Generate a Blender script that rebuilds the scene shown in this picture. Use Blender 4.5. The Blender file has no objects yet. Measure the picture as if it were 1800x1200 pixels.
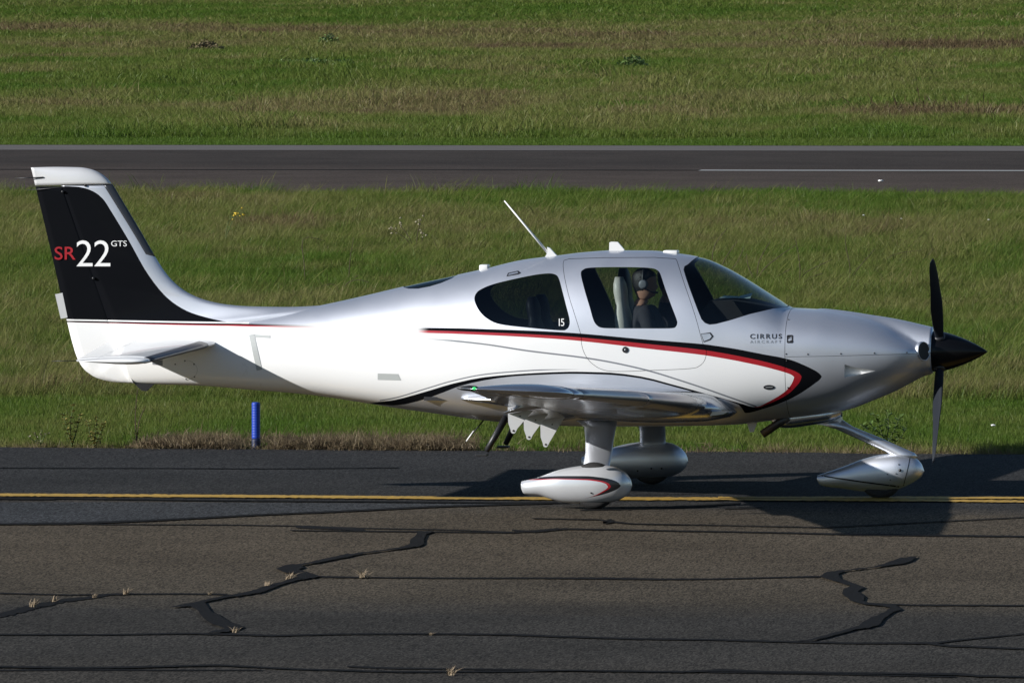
import bpy, bmesh, math, random
import numpy as np
from mathutils import Vector, Matrix
from mathutils.bvhtree import BVHTree

scene = bpy.context.scene
COL = scene.collection
rng = np.random.default_rng(7)
random.seed(7)
R = math.radians

# ------------------------------------------------------------------ camera
F_PX, CAM_H, HORIZON = 16000.0, 4.85, -163.0           # 1800 px wide frame, long telephoto lens
PITCH = math.atan((600 - HORIZON) / F_PX)
cd = bpy.data.cameras.new('camera'); cam = bpy.data.objects.new('camera', cd); COL.objects.link(cam)
cam.location = (0, 0, CAM_H); cam.rotation_euler = (math.pi / 2 - PITCH, 0, 0)
cd.sensor_width = 36; cd.lens = F_PX / 1800 * 36; cd.clip_start = 1; cd.clip_end = 9000
scene.camera = cam

# ------------------------------------------------------------------ sky, sun, exposure
SUN_AZ, SUN_EL = 20.0, 20.8                            # light travels right and a little away from the camera
w = bpy.data.worlds.new('World'); scene.world = w; w.use_nodes = True
wn = w.node_tree.nodes; wl = w.node_tree.links
sky = wn.new('ShaderNodeTexSky'); sky.sky_type = 'NISHITA'; sky.sun_disc = False
sky.sun_elevation = R(SUN_EL); sky.sun_rotation = R(270 - SUN_AZ)
sky.air_density = 1.0; sky.dust_density = 0.15; sky.ozone_density = 3.0
wl.new(sky.outputs[0], wn['Background'].inputs[0]); wn['Background'].inputs[1].default_value = 0.06
sd = bpy.data.lights.new('sun', 'SUN'); sun = bpy.data.objects.new('sun', sd); COL.objects.link(sun)
sd.energy = 4.8; sd.angle = R(0.53); sd.color = (1.0, 0.975, 0.945)
ld = Vector((math.cos(R(SUN_EL)) * math.cos(R(SUN_AZ)), math.cos(R(SUN_EL)) * math.sin(R(SUN_AZ)), -math.sin(R(SUN_EL))))
sun.rotation_euler = ld.to_track_quat('-Z', 'Y').to_euler(); sun.location = (-40, 40, 30)
vs = scene.view_settings; vs.view_transform = 'Standard'; vs.look = 'None'; vs.exposure = 0.5; vs.gamma = 1.0

cy = scene.cycles; cy.max_bounces = 7; cy.diffuse_bounces = 2; cy.glossy_bounces = 3; cy.transmission_bounces = 3; cy.transparent_max_bounces = 12; cy.caustics_reflective = False; cy.caustics_refractive = False

# ------------------------------------------------------------------ frames: photo ray -> place in the world
_c, _s = math.cos(PITCH), math.sin(PITCH)
def ray(px, py):
    u = (px - 900) / F_PX; v = (600 - py) / F_PX
    return np.array([u, _c + v * _s, -_s + v * _c])
def ground(px, py, z=0.0):
    d = ray(px, py); t = (z - CAM_H) / d[2]
    return np.array([0, 0, CAM_H]) + t * d
YAW = R(-9.0)                                           # heading of the taxiway and of the aircraft
EX = np.array([math.cos(YAW), math.sin(YAW), 0]); EY = np.array([-math.sin(YAW), math.cos(YAW), 0])
ORG = ground(1098, 872)
def loc(px, py, y=0.0):
    """aircraft frame (x forward, z up) of a line of sight where it meets the upright plane y"""
    d = ray(px, py); o = np.array([0, 0, CAM_H]) - ORG
    t = (y - o @ EY) / (d @ EY); p = o + t * d
    return float(p @ EX), float(p[2])
def uv(px, py):
    p = ground(px, py) - ORG
    return float(p @ EX), float(p @ EY)

# ------------------------------------------------------------------ helpers
def link(o, parent=None):
    COL.objects.link(o)
    if parent is not None: o.parent = parent
    return o
def tag(o, label=None, cat=None, group=None, kind=None):
    if label: o['label'] = label
    if cat: o['category'] = cat
    if group: o['group'] = group
    if kind: o['kind'] = kind
    return o
def empty(name, location=(0, 0, 0), rz=0.0):
    o = bpy.data.objects.new(name, None); o.empty_display_size = 0.2
    o.location = location; o.rotation_euler = (0, 0, rz); return link(o)
def obj(name, me, mat=None, parent=None, smooth=True):
    o = bpy.data.objects.new(name, me)
    if mat is not None:
        me.materials.clear(); me.materials.append(mat)
    if smooth: me.polygons.foreach_set('use_smooth', [True] * len(me.polygons))
    return link(o, parent)
def pymesh(name, v, f):
    me = bpy.data.meshes.new(name); me.from_pydata([tuple(map(float, p)) for p in v], [], f); me.update(); return me
def recalc(me):
    bm = bmesh.new(); bm.from_mesh(me); bmesh.ops.recalc_face_normals(bm, faces=bm.faces); bm.to_mesh(me); bm.free(); return me
def loft(name, rings, cap0=True, cap1=True):
    """closed rings of equal length -> mesh"""
    n = len(rings[0]); v = [p for r in rings for p in r]; f = []
    for i in range(len(rings) - 1):
        for j in range(n):
            k = (j + 1) % n
            f.append((i * n + j, i * n + k, (i + 1) * n + k, (i + 1) * n + j))
    if cap0:
        c = np.mean(np.array(rings[0], float), 0); v.append(c); ci = len(v) - 1
        f += [(ci, (j + 1) % n, j) for j in range(n)]
    if cap1:
        c = np.mean(np.array(rings[-1], float), 0); v.append(c); ci = len(v) - 1; b = (len(rings) - 1) * n
        f += [(ci, b + j, b + (j + 1) % n) for j in range(n)]
    return recalc(pymesh(name, v, f))
def tube(name, pts, rad, n=10):
    pts = [Vector(p) for p in pts]; rings = []
    if not hasattr(rad, '__len__'): rad = [rad] * len(pts)
    for i, p in enumerate(pts):
        t = (pts[min(i + 1, len(pts) - 1)] - pts[max(i - 1, 0)]).normalized()
        a = t.orthogonal() if i == 0 else (a - t * a.dot(t))
        a.normalize(); b = t.cross(a)
        rings.append([p + (a * math.cos(2 * math.pi * k / n) + b * math.sin(2 * math.pi * k / n)) * rad[i] for k in range(n)])
    return loft(name, rings)
def lathe(name, prof, n=32, axis='z', center=(0, 0, 0)):
    rings = []
    for (h, r) in prof:
        ring = []
        for k in range(n):
            a = 2 * math.pi * k / n; c, s = r * math.cos(a), r * math.sin(a)
            p = {'z': (c, s, h), 'x': (h, c, s), 'y': (c, h, s)}[axis]
            ring.append((p[0] + center[0], p[1] + center[1], p[2] + center[2]))
        rings.append(ring)
    return loft(name, rings)
def box(name, x0, x1, y0, y1, z0, z1, bev=0.0):
    v = [(x, y, z) for x in (x0, x1) for y in (y0, y1) for z in (z0, z1)]
    me = recalc(pymesh(name, v, [(0, 1, 3, 2), (4, 6, 7, 5), (0, 4, 5, 1), (2, 3, 7, 6), (0, 2, 6, 4), (1, 5, 7, 3)]))
    if bev:
        bm = bmesh.new(); bm.from_mesh(me)
        bmesh.ops.bevel(bm, geom=bm.edges[:], offset=bev, segments=3, profile=0.5, affect='EDGES'); bm.to_mesh(me); bm.free()
    return me
def prism(name, poly, y0, y1):
    """outline in (x,z) extruded along y; y0/y1 a number or one per corner"""
    n = len(poly); a = y0 if hasattr(y0, '__len__') else [y0] * n; b = y1 if hasattr(y1, '__len__') else [y1] * n
    v = [(p[0], a[i], p[1]) for i, p in enumerate(poly)] + [(p[0], b[i], p[1]) for i, p in enumerate(poly)]
    f = [tuple(range(n)), tuple(range(2 * n - 1, n - 1, -1))] + [(i, i + n, (i + 1) % n + n, (i + 1) % n) for i in range(n)]
    me = pymesh(name, v, f)
    bm = bmesh.new(); bm.from_mesh(me); bmesh.ops.triangulate(bm, faces=[q for q in bm.faces if len(q.verts) > 4])
    bmesh.ops.recalc_face_normals(bm, faces=bm.faces); bm.to_mesh(me); bm.free(); return me
def boolean(me, ops):
    """ops: list of (operation, mesh)"""
    o = bpy.data.objects.new('tmp', me); COL.objects.link(o); tmp = [o]
    for (op, m) in ops:
        c = bpy.data.objects.new('tmpc', m); COL.objects.link(c); tmp.append(c)
        md = o.modifiers.new('b', 'BOOLEAN'); md.operation = op; md.solver = 'EXACT'; md.object = c
    dg = bpy.context.evaluated_depsgraph_get(); dg.update()
    r = bpy.data.meshes.new_from_object(o.evaluated_get(dg))
    for t in tmp: bpy.data.objects.remove(t)
    return r
def pchip(xs, ys):
    xs = np.array(xs, float); ys = np.array(ys, float); o = np.argsort(xs); xs, ys = xs[o], ys[o]
    h = np.diff(xs); d = np.diff(ys) / h; m = np.zeros_like(ys)
    m[0], m[-1] = d[0], d[-1]
    for i in range(1, len(xs) - 1):
        if d[i - 1] * d[i] > 0:
            w1, w2 = 2 * h[i] + h[i - 1], h[i] + 2 * h[i - 1]; m[i] = (w1 + w2) / (w1 / d[i - 1] + w2 / d[i])
    def fn(x):
        x = np.clip(np.asarray(x, float), xs[0], xs[-1]); i = np.clip(np.searchsorted(xs, x) - 1, 0, len(xs) - 2)
        t = (x - xs[i]) / h[i]; t2, t3 = t * t, t * t * t
        return (2*t3-3*t2+1)*ys[i] + (t3-2*t2+t)*h[i]*m[i] + (-2*t3+3*t2)*ys[i+1] + (t3-t2)*h[i]*m[i+1]
    return fn
def smooth_closed(pts, n=8, ten=0.5):
    """Catmull-Rom through a closed outline"""
    P = [np.array(p, float) for p in pts]; N = len(P); out = []
    for i in range(N):
        p0, p1, p2, p3 = P[i - 1], P[i], P[(i + 1) % N], P[(i + 2) % N]
        for k in range(n):
            t = k / n
            out.append(0.5 * ((2 * p1) + (p2 - p0) * t + (2*p0 - 5*p1 + 4*p2 - p3) * t*t + (3*p1 - p0 - 3*p2 + p3) * t**3))
    return [tuple(p) for p in out]

# ------------------------------------------------------------------ materials
def nodes_of(name):
    m = bpy.data.materials.new(name); m.use_nodes = True
    nt = m.node_tree; return m, nt, nt.nodes, nt.links, nt.nodes['Principled BSDF']
def setp(b, **k):
    names = dict(base='Base Color', rough='Roughness', metal='Metallic', coat='Coat Weight', coatr='Coat Roughness', spec='Specular IOR Level', trans='Transmission Weight', ior='IOR', emit='Emission Color', emits='Emission Strength', sheen='Sheen Weight')
    for a, v in k.items():
        b.inputs[names[a]].default_value = (*v, 1) if isinstance(v, tuple) else v
def simple(name, base, rough=0.5, metal=0.0, coat=0.0, bump=0.0, bscale=40, var=0.0, **k):
    m, nt, N, L, b = nodes_of(name); setp(b, base=base, rough=rough, metal=metal, coat=coat, coatr=0.08, **k)
    tc = N.new('ShaderNodeTexCoord'); nz = N.new('ShaderNodeTexNoise'); nz.inputs['Scale'].default_value = bscale; nz.inputs['Detail'].default_value = 5
    L.new(tc.outputs['Object'], nz.inputs['Vector'])
    if bump:
        bp = N.new('ShaderNodeBump'); bp.inputs['Strength'].default_value = bump; bp.inputs['Distance'].default_value = 0.01
        L.new(nz.outputs[0], bp.inputs['Height']); L.new(bp.outputs[0], b.inputs['Normal'])
    if var:
        mx = N.new('ShaderNodeMix'); mx.data_type = 'RGBA'
        mx.inputs[6].default_value = tuple(c * (1 - var) for c in base) + (1,); mx.inputs[7].default_value = tuple(min(1, c * (1 + var)) for c in base) + (1,)
        L.new(nz.outputs[0], mx.inputs[0]); L.new(mx.outputs[2], b.inputs['Base Color'])
    return m
SILVER = (0.66, 0.68, 0.73)
M = {}
def paint(name, base, metal, rough, coat=0.6):
    """clear-coated paint with a very faint orange peel and dust"""
    m, nt, N, L, b = nodes_of(name); setp(b, base=base, metal=metal, rough=rough, coat=coat, coatr=0.06)
    tc = N.new('ShaderNodeTexCoord'); nz = N.new('ShaderNodeTexNoise'); nz.inputs['Scale'].default_value = 3.0; nz.inputs['Detail'].default_value = 6
    L.new(tc.outputs['Object'], nz.inputs['Vector'])
    mr = N.new('ShaderNodeMapRange'); mr.inputs[3].default_value = rough * 0.85; mr.inputs[4].default_value = rough * 1.2
    L.new(nz.outputs[0], mr.inputs[0]); L.new(mr.outputs[0], b.inputs['Roughness'])
    return m
M['silver'] = paint('silver_paint', SILVER, 0.9, 0.44, 0.7)
M['silver_gloss'] = paint('glossy_silver_paint', (0.56, 0.58, 0.62), 0.92, 0.24, 0.5)
M['cap'] = paint('pale_paint', (0.62, 0.62, 0.62), 0.25, 0.35)
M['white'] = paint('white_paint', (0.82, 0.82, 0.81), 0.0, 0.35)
M['black'] = paint('black_paint', (0.012, 0.013, 0.016), 0.0, 0.3, 0.1)
M['blackmatt'] = simple('black_matt', (0.012, 0.012, 0.014), 0.45, bump=0.1)
M['red'] = paint('red_paint', (0.34, 0.012, 0.02), 0.0, 0.35)
M['grey'] = simple('grey_paint', (0.22, 0.23, 0.25), 0.45)
M['lettering_white'] = simple('white_lettering', (0.75, 0.75, 0.74), 0.5)
M['lettering_dark'] = simple('dark_lettering', (0.02, 0.021, 0.026), 0.5)
M['lettering_grey'] = simple('grey_lettering', (0.2, 0.21, 0.23), 0.5)
M['lettering_pale'] = simple('pale_lettering', (0.40, 0.42, 0.41), 0.5)
M['tyre'] = simple('tyre_rubber', (0.018, 0.017, 0.017), 0.8, bump=0.4, bscale=120)
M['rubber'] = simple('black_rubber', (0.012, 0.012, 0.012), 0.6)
M['deice'] = simple('deicing_panel', (0.045, 0.05, 0.06), 0.35, metal=0.4)
M['metal'] = simple('bare_metal', (0.5, 0.5, 0.5), 0.35, metal=1.0)
M['darkmetal'] = simple('exhaust_metal', (0.10, 0.09, 0.085), 0.5, metal=0.9, var=0.3)
M['cabin'] = simple('cabin_lining', (0.02, 0.02, 0.022), 0.8, var=0.2)
M['leather'] = simple('cream_leather', (0.68, 0.65, 0.58), 0.42, bump=0.15, bscale=60, var=0.06)
M['leather_dark'] = simple('dark_leather', (0.03, 0.032, 0.04), 0.5, bump=0.15, bscale=60)
M['prop'] = simple('propeller_paint', (0.018, 0.021, 0.027), 0.5, spec=0.06)
M['spinner'] = paint('spinner_paint', (0.005, 0.005, 0.006), 0.0, 0.3, 0.12); M['spinner'].node_tree.nodes['Principled BSDF'].inputs['Specular IOR Level'].default_value = 0.2
M['shirt'] = simple('dark_shirt', (0.035, 0.033, 0.04), 0.85, var=0.3, bscale=15)
M['skin'] = simple('skin', (0.45, 0.24, 0.16), 0.5, var=0.12, bscale=12)
M['hair'] = simple('dark_hair', (0.012, 0.010, 0.009), 0.5, bump=0.5, bscale=90)
M['trousers'] = simple('dark_trousers', (0.03, 0.033, 0.045), 0.85)
M['paper'] = simple('pale_paper', (0.55, 0.72, 0.70), 0.7)
def glass_mat(name, tint):
    m = bpy.data.materials.new(name); m.use_nodes = True; nt = m.node_tree; N = nt.nodes; L = nt.links
    N.remove(N['Principled BSDF']); out = N['Material Output']
    t = N.new('ShaderNodeBsdfTransparent'); t.inputs[0].default_value = (*tint, 1)
    g = N.new('ShaderNodeBsdfGlossy'); g.inputs['Roughness'].default_value = 0.015; g.inputs[0].default_value = (0.95, 0.97, 1, 1)
    fr = N.new('ShaderNodeFresnel'); fr.inputs[0].default_value = 1.45; ge = N.new('ShaderNodeNewGeometry'); iv = N.new('ShaderNodeMath'); iv.operation = 'SUBTRACT'; iv.inputs[0].default_value = 1.0; L.new(ge.outputs['Backfacing'], iv.inputs[1]); fm = N.new('ShaderNodeMath'); fm.operation = 'MULTIPLY'; L.new(fr.outputs[0], fm.inputs[0]); L.new(iv.outputs[0], fm.inputs[1])   # reflect at the first face only
    mx = N.new('ShaderNodeMixShader'); L.new(fm.outputs[0], mx.inputs[0]); L.new(t.outputs[0], mx.inputs[1]); L.new(g.outputs[0], mx.inputs[2])
    L.new(mx.outputs[0], out.inputs[0]); return m
M['glass'] = glass_mat('tinted_glass', (0.74, 0.77, 0.77))
M['glass_dark'] = glass_mat('dark_tinted_glass', (0.50, 0.53, 0.54))
M['lens'] = glass_mat('clear_lens', (0.9, 0.95, 0.95))
M['green_lamp'] = simple('green_lamp', (0.02, 0.5, 0.12), 0.2, emit=(0.1, 1.0, 0.25), emits=0.35)

# ================================================================== the setting
def asphalt(name, ramp, speck=1.0, patches=0.35, axis_scale=1.0):
    """aggregate asphalt; the tone runs in lanes along the pavement (object y), plus wear blotches and stone speckle"""
    m, nt, N, L, b = nodes_of(name); setp(b, rough=.95, spec=.06)
    tc = N.new('ShaderNodeTexCoord'); sp = N.new('ShaderNodeSeparateXYZ'); L.new(tc.outputs['Object'], sp.inputs[0])
    mp = N.new('ShaderNodeMapping'); mp.inputs['Scale'].default_value = (.12, .75, 1); L.new(tc.outputs['Object'], mp.inputs[0])
    n1 = N.new('ShaderNodeTexNoise'); n1.inputs['Scale'].default_value = 1.0; n1.inputs['Detail'].default_value = 5; n1.inputs['Roughness'].default_value = .6; L.new(mp.outputs[0], n1.inputs['Vector'])
    wob = N.new('ShaderNodeMath'); wob.operation = 'MULTIPLY_ADD'; L.new(n1.outputs[0], wob.inputs[0]); wob.inputs[1].default_value = 2.6; L.new(sp.outputs[1], wob.inputs[2])
    lo, hi_ = ramp[0][0], ramp[-1][0]
    mr = N.new('ShaderNodeMapRange'); L.new(wob.outputs[0], mr.inputs[0]); mr.inputs[1].default_value = lo + 1.3; mr.inputs[2].default_value = hi_ + 1.3
    cr = N.new('ShaderNodeValToRGB'); L.new(mr.outputs[0], cr.inputs[0]); e = cr.color_ramp.elements
    while len(e) < len(ramp): e.new(.5)
    for i, (p, c) in enumerate(ramp): e[i].position = (p - lo) / (hi_ - lo); e[i].color = (*c, 1)
    n2 = N.new('ShaderNodeTexNoise'); n2.inputs['Scale'].default_value = 95; n2.inputs['Detail'].default_value = 6; n2.inputs['Roughness'].default_value = .75; sm = N.new('ShaderNodeMapping'); sm.inputs['Scale'].default_value = (1, .2, 1); L.new(tc.outputs['Object'], sm.inputs[0]); L.new(sm.outputs[0], n2.inputs['Vector'])
    vo = N.new('ShaderNodeTexVoronoi'); vo.inputs['Scale'].default_value = 95; L.new(sm.outputs[0], vo.inputs['Vector'])
    bw = N.new('ShaderNodeRGBToBW'); L.new(vo.outputs['Color'], bw.inputs[0])
    n3 = N.new('ShaderNodeTexNoise'); n3.inputs['Scale'].default_value = .55; n3.inputs['Detail'].default_value = 6; L.new(tc.outputs['Object'], n3.inputs['Vector'])
    def rg(s, a, c, d, f):
        q = N.new('ShaderNodeMapRange'); L.new(s, q.inputs[0]); q.inputs[1].default_value = a; q.inputs[2].default_value = c; q.inputs[3].default_value = d; q.inputs[4].default_value = f; return q.outputs[0]
    def mul(a, c):
        q = N.new('ShaderNodeMath'); q.operation = 'MULTIPLY'; L.new(a, q.inputs[0]); L.new(c, q.inputs[1]); return q.outputs[0]
    f = mul(rg(n2.outputs[0], .32, .68, 1 - .6 * speck, 1 + .6 * speck), rg(bw.outputs[0], .15, .85, 1 - .55 * speck, 1 + .7 * speck)); f = mul(f, rg(n3.outputs[0], .3, .7, 1 - patches * .5, 1 + patches * .5))
    vm = N.new('ShaderNodeVectorMath'); vm.operation = 'SCALE'; L.new(cr.outputs[0], vm.inputs[0]); L.new(f, vm.inputs['Scale']); L.new(vm.outputs[0], b.inputs['Base Color'])
    bp = N.new('ShaderNodeBump'); bp.inputs['Strength'].default_value = .12 * speck; bp.inputs['Distance'].default_value = .004; L.new(n2.outputs[0], bp.inputs['Height']); L.new(bp.outputs[0], b.inputs['Normal'])
    return m
def soil():
    m, nt, N, L, b = nodes_of('meadow_soil'); setp(b, rough=1.0, spec=.05)
    tc = N.new('ShaderNodeTexCoord'); n1 = N.new('ShaderNodeTexNoise'); n1.inputs['Scale'].default_value = .09; n1.inputs['Detail'].default_value = 9; L.new(tc.outputs['Object'], n1.inputs['Vector'])
    n2 = N.new('ShaderNodeTexNoise'); n2.inputs['Scale'].default_value = 3; n2.inputs['Detail'].default_value = 8; L.new(tc.outputs['Object'], n2.inputs['Vector'])
    cr = N.new('ShaderNodeValToRGB'); e = cr.color_ramp.elements; e[0].position = .35; e[0].color = (.045, .055, .018, 1); e[1].position = .68; e[1].color = (.085, .068, .032, 1); L.new(n1.outputs[0], cr.inputs[0])
    mx = N.new('ShaderNodeMix'); mx.data_type = 'RGBA'; L.new(n2.outputs[0], mx.inputs[0]); L.new(cr.outputs[0], mx.inputs[6]); mx.inputs[7].default_value = (.04, .05, .015, 1); L.new(mx.outputs[2], b.inputs['Base Color']); return m
YL = tuple(ORG[:2])
def uvw(u, v, z=0.0): p = ORG + EX * u + EY * v; return (p[0], p[1], z)
g = obj('ground', pymesh('ground', [uvw(-2500, -400, -.05), uvw(2500, -400, -.05), uvw(2500, 5000, -.05), uvw(-2500, 5000, -.05)], [(0, 1, 2, 3)]), soil(), None, False); tag(g, kind='structure')
# taxiway in its own frame: x along, y across
E0, E1 = uv(0, 786), uv(1800, 798)
es = (E1[1] - E0[1]) / (E1[0] - E0[0])
def edge_v(u): return E0[1] + es * (u - E0[0])
tx = bpy.data.objects.new('taxiway', None); 
N_E = 220; vv, ff = [], []
er = np.random.default_rng(3); us = np.linspace(-60, 60, N_E)
for i, u in enumerate(us): vv += [(u, -30, 0), (u, edge_v(u) + er.normal(0, .05), 0)]
ff = [(2 * i, 2 * i + 2, 2 * i + 3, 2 * i + 1) for i in range(N_E - 1)]
BR, DK, BL = (.105, .088, .066), (.052, .052, .053), (.062, .058, .052)
taxiway = obj('taxiway', pymesh('taxiway', vv, ff), asphalt('taxiway_asphalt', [(-20, (0.0533, 0.0459, 0.0370)), (-16.2, (0.0385, 0.0355, 0.0311)), (-12.6, (0.0370, 0.0340, 0.0296)), (-11.0, (0.0640, 0.0530, 0.0385)), (-7, (0.0740, 0.0595, 0.0420)), (-2.4, (0.0710, 0.0575, 0.0410)), (-.9, (.0335, .0320, .0305)), (-.2, (.0305, .0300, .0292)), (6.4, (.0335, .0325, .0315))]), None, False)
taxiway.location = tuple(ORG); taxiway.rotation_euler = (0, 0, YAW); tag(taxiway, kind='structure')
def txy(px, py): return uv(px, py)
def strip(name, pts, mat, z, rough_edge=0.0, seed=0):
    """ribbon lying on the pavement; pts: (px, py, height in px) traced on the ground"""
    rr = np.random.default_rng(seed); P = np.array(pts, float); d = np.concatenate([[0], np.cumsum(np.hypot(np.diff(P[:, 0]), np.diff(P[:, 1]) * 3))])
    n = max(len(P), int(d[-1] / 6)); t = np.unique(np.concatenate([np.linspace(0, d[-1], n), d])); X_, Y_, W_ = (np.interp(t, d, P[:, k]) for k in range(3))
    ds = np.maximum(np.diff(t).min(), .5); tx_, ty_ = np.gradient(X_), np.gradient(Y_); ln = np.hypot(tx_, ty_) + 1e-9; nx_, ny_ = -ty_ / ln, tx_ / ln
    vv = []
    for i in range(len(t)):
        # the traced height is the ribbon's thickness seen from the camera; along the depth it is stretched by the low view
        j1, j2 = rr.normal(0, rough_edge, 2) * W_[i]; hx = np.sign(ny_[i]) if ny_[i] else 1
        sx_ = nx_[i] * W_[i] / 2 * 1.6; sy_ = ny_[i] * W_[i] / 2
        a = txy(X_[i] + sx_, Y_[i] + sy_ + j1); c = txy(X_[i] - sx_, Y_[i] - sy_ + j2)
        vv += [(a[0], a[1], z), (c[0], c[1], z)]
    ff = [(2 * i, 2 * i + 1, 2 * i + 3, 2 * i + 2) for i in range(len(t) - 1)]
    me = pymesh(name, vv, ff)
    if len(me.polygons) and sum(p.normal.z for p in me.polygons) < 0: me.flip_normals()
    return obj(name, me, mat, taxiway, False)
def worn_yellow():
    m, nt, N, L, b = nodes_of('yellow_marking'); setp(b, rough=.75)
    tc = N.new('ShaderNodeTexCoord'); n = N.new('ShaderNodeTexNoise'); n.inputs['Scale'].default_value = 22; n.inputs['Detail'].default_value = 8; L.new(tc.outputs['Object'], n.inputs['Vector'])
    cr = N.new('ShaderNodeValToRGB'); e = cr.color_ramp.elements; e[0].position = .32; e[0].color = (.16, .11, .04, 1); e[1].position = .48; e[1].color = (.44, .26, .03, 1); L.new(n.outputs[0], cr.inputs[0]); L.new(cr.outputs[0], b.inputs['Base Color']); return m
M['yellow'] = worn_yellow()
M['bitumen'] = simple('crack_bitumen', (.013, .013, .0135), .95, bump=.3, bscale=30, var=.4, spec=.05)
M['patch'] = asphalt('grey_asphalt_patch', [(-6, (.0420, .0435, .0455)), (2, (.0420, .0435, .0455))], 1.0, .3)
M['whitepaint'] = simple('white_marking', (0.3600, 0.3680, 0.3520), .8, var=.25, bscale=8)
# grey patch left of the line
pp = [(-120,883),(300,883),(620,884.5),(890,886),(760,891),(600,899),(460,905),(300,914),(120,920.5),(-120,923.5)]
me = pymesh('patch', [(*txy(*p), .004) for p in pp], [tuple(range(len(pp)))]); 
if me.polygons[0].normal.z < 0: me.flip_normals()
obj('asphalt_patch', me, M['patch'], taxiway, False)
strip('centre_line', [(-300,869.5,4.7),(0,871,4.7),(500,874,4.7),(900,877.3,4.7),(1250,878,5),(1640,880.8,3.8),(1800,883,3.8),(2200,888,3.8)], M['yellow'], .010, .06, 1)
strip('turnoff_line', [(1262,876.4,2.2),(1450,876.6,3.2),(1640,876.8,3.8),(1800,877.4,3.8),(2200,877,3.8)], M['yellow'], .014, .06, 2)
CR = [
 [(-150,1092,4),(0,1082,8),(35,1073,11),(70,1064,9),(110,1056,7),(165,1050,5),(190,1045,4),(235,1044,2.4)],
 [(-150,1040,2),(0,1043,2.4),(120,1046,2),(235,1044.5,2.4),(320,1044,2.4),(400,1045,2.4)],
 [(556,1014,3),(640,1015.5,2.4),(800,1016.5,2.4),(960,1016.5,2.6),(1060,1017,3.6),(1160,1018.5,3),(1260,1018,2.6),(1380,1015,2.4),(1440,1014,3)],
 [(1520,1061,2.4),(1600,1064,2.4),(1700,1064.5,2.4),(1800,1065,2.4),(1950,1066,2.4)],
 [(-150,1115,2.6),(0,1116,2.8),(200,1116,2.6),(330,1114,2.6),(420,1116,3.4),(480,1118,3),(600,1115,2.6),(750,1114.5,2.6),(900,1116,3),(960,1118.5,3.4),(1100,1123,3),(1250,1125,2.8),(1400,1129,3.4),(1500,1131,2.8),(1640,1131,3.6),(1700,1124,2.4),(1800,1114.5,2),(1900,1108,2)],
 [(1630,1131.5,4),(1670,1136,3.4),(1800,1141,2.8),(1900,1145,2.6)],
 [(-150,920,2.4),(0,922,2.6),(120,921,4),(260,916,3),(460,905.5,3),(600,899.5,3),(760,891.5,3),(890,887.5,2.4),(1000,884.5,2)],
 [(-100,876.5,2.5),(90,877.5,4),(110,876,2)],
 [(100,877,2),(400,881,2.2),(640,882.5,2),(900,885,2.4),(980,884.5,2.2)],
 [(1020,897,2),(1110,894,5),(1170,892,5),(1250,888.5,4.5),(1300,884,3)],
 [(150,922,1.6),(400,923,1.8),(540,925,2),(640,929,2),(760,931,1.8),(900,935.5,1.8)],
 [(520,927,3),(560,928,5),(600,929.5,5),(640,932,3)],
 [(510,933,1.6),(680,934.5,2),(900,937,2),(980,930,3),(1080,931.5,2.4),(1200,934,2.2),(1350,936.5,2.4),(1500,940,3),(1660,942,3.2),(1800,943.5,3),(1950,945,3)],
 [(900,933,2.6),(940,935,4),(985,931,3)],
 [(935,912,1.4),(1050,914,1.6),(1070,917,3.4),(1110,921.5,2),(1260,924,1.4),(1450,928,1.6),(1600,920,1.6),(1800,910,1.6)],
 [(1270,895,1.4),(1340,893,1.6)],
 [(1080,918,2),(1060,920,5),(1075,914,3)],
 [(-150,1172,2.6),(0,1173,2.8),(130,1175,3.6),(220,1174,3.4),(380,1170,2.8),(520,1177,2.4),(700,1182,2.4),(900,1181,2.8),(1000,1179.5,2.4),(1200,1182,3),(1270,1179,5),(1350,1182,3.4),(1500,1184,2.6),(1680,1186,5),(1720,1189,3.4),(1800,1191,2.6),(1950,1193,2.6)],
 [(-150,1178,2),(0,1178.5,2),(120,1177,4),(300,1178,2),(460,1178,2)],
 [(610,1171.5,3),(680,1174.5,3.6),(800,1176,2.4),(900,1176.5,2.6),(1060,1181,2.4)],
 [(1200,1181,2.4),(1440,1185,2),(1680,1190,1.8)],
 [(-150,822,1.2),(0,823,1.3),(300,823.5,1.2),(470,824.5,1.2),(700,822.5,1.2)],
]
for i, c in enumerate(CR): strip('crack_seal', [(a, b_, w_ * (.86 if w_ > 4 else .92)) for a, b_, w_ in c], M['bitumen'], .0045 + .0006 * (i % 9), .07, 20 + i)
def patch(name, pts, z, seed):
    rr = np.random.default_rng(seed); P = [np.array(q, float) for q in pts]; Q = []
    for a, c in zip(P, P[1:] + P[:1]):                              # broken edge between the traced corners
        n = max(1, int(np.hypot(*(c - a)) / 5)); Q += [a + (c - a) * k / n + (rr.normal(0, .45, 2) if k else 0) for k in range(n)]
    bm = bmesh.new(); bm.faces.new([bm.verts.new((*txy(*q), z)) for q in Q]); bmesh.ops.triangulate(bm, faces=bm.faces); bmesh.ops.recalc_face_normals(bm, faces=bm.faces)
    if sum(f_.normal.z for f_ in bm.faces) < 0: bmesh.ops.reverse_faces(bm, faces=bm.faces)
    me = bpy.data.meshes.new(name); bm.to_mesh(me); bm.free(); return obj(name, me, M['bitumen'], taxiway, False)
Z4 = lambda l, ox: [(ox + a / 2, 860 + b_ / 2) for a, b_ in l]
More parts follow.
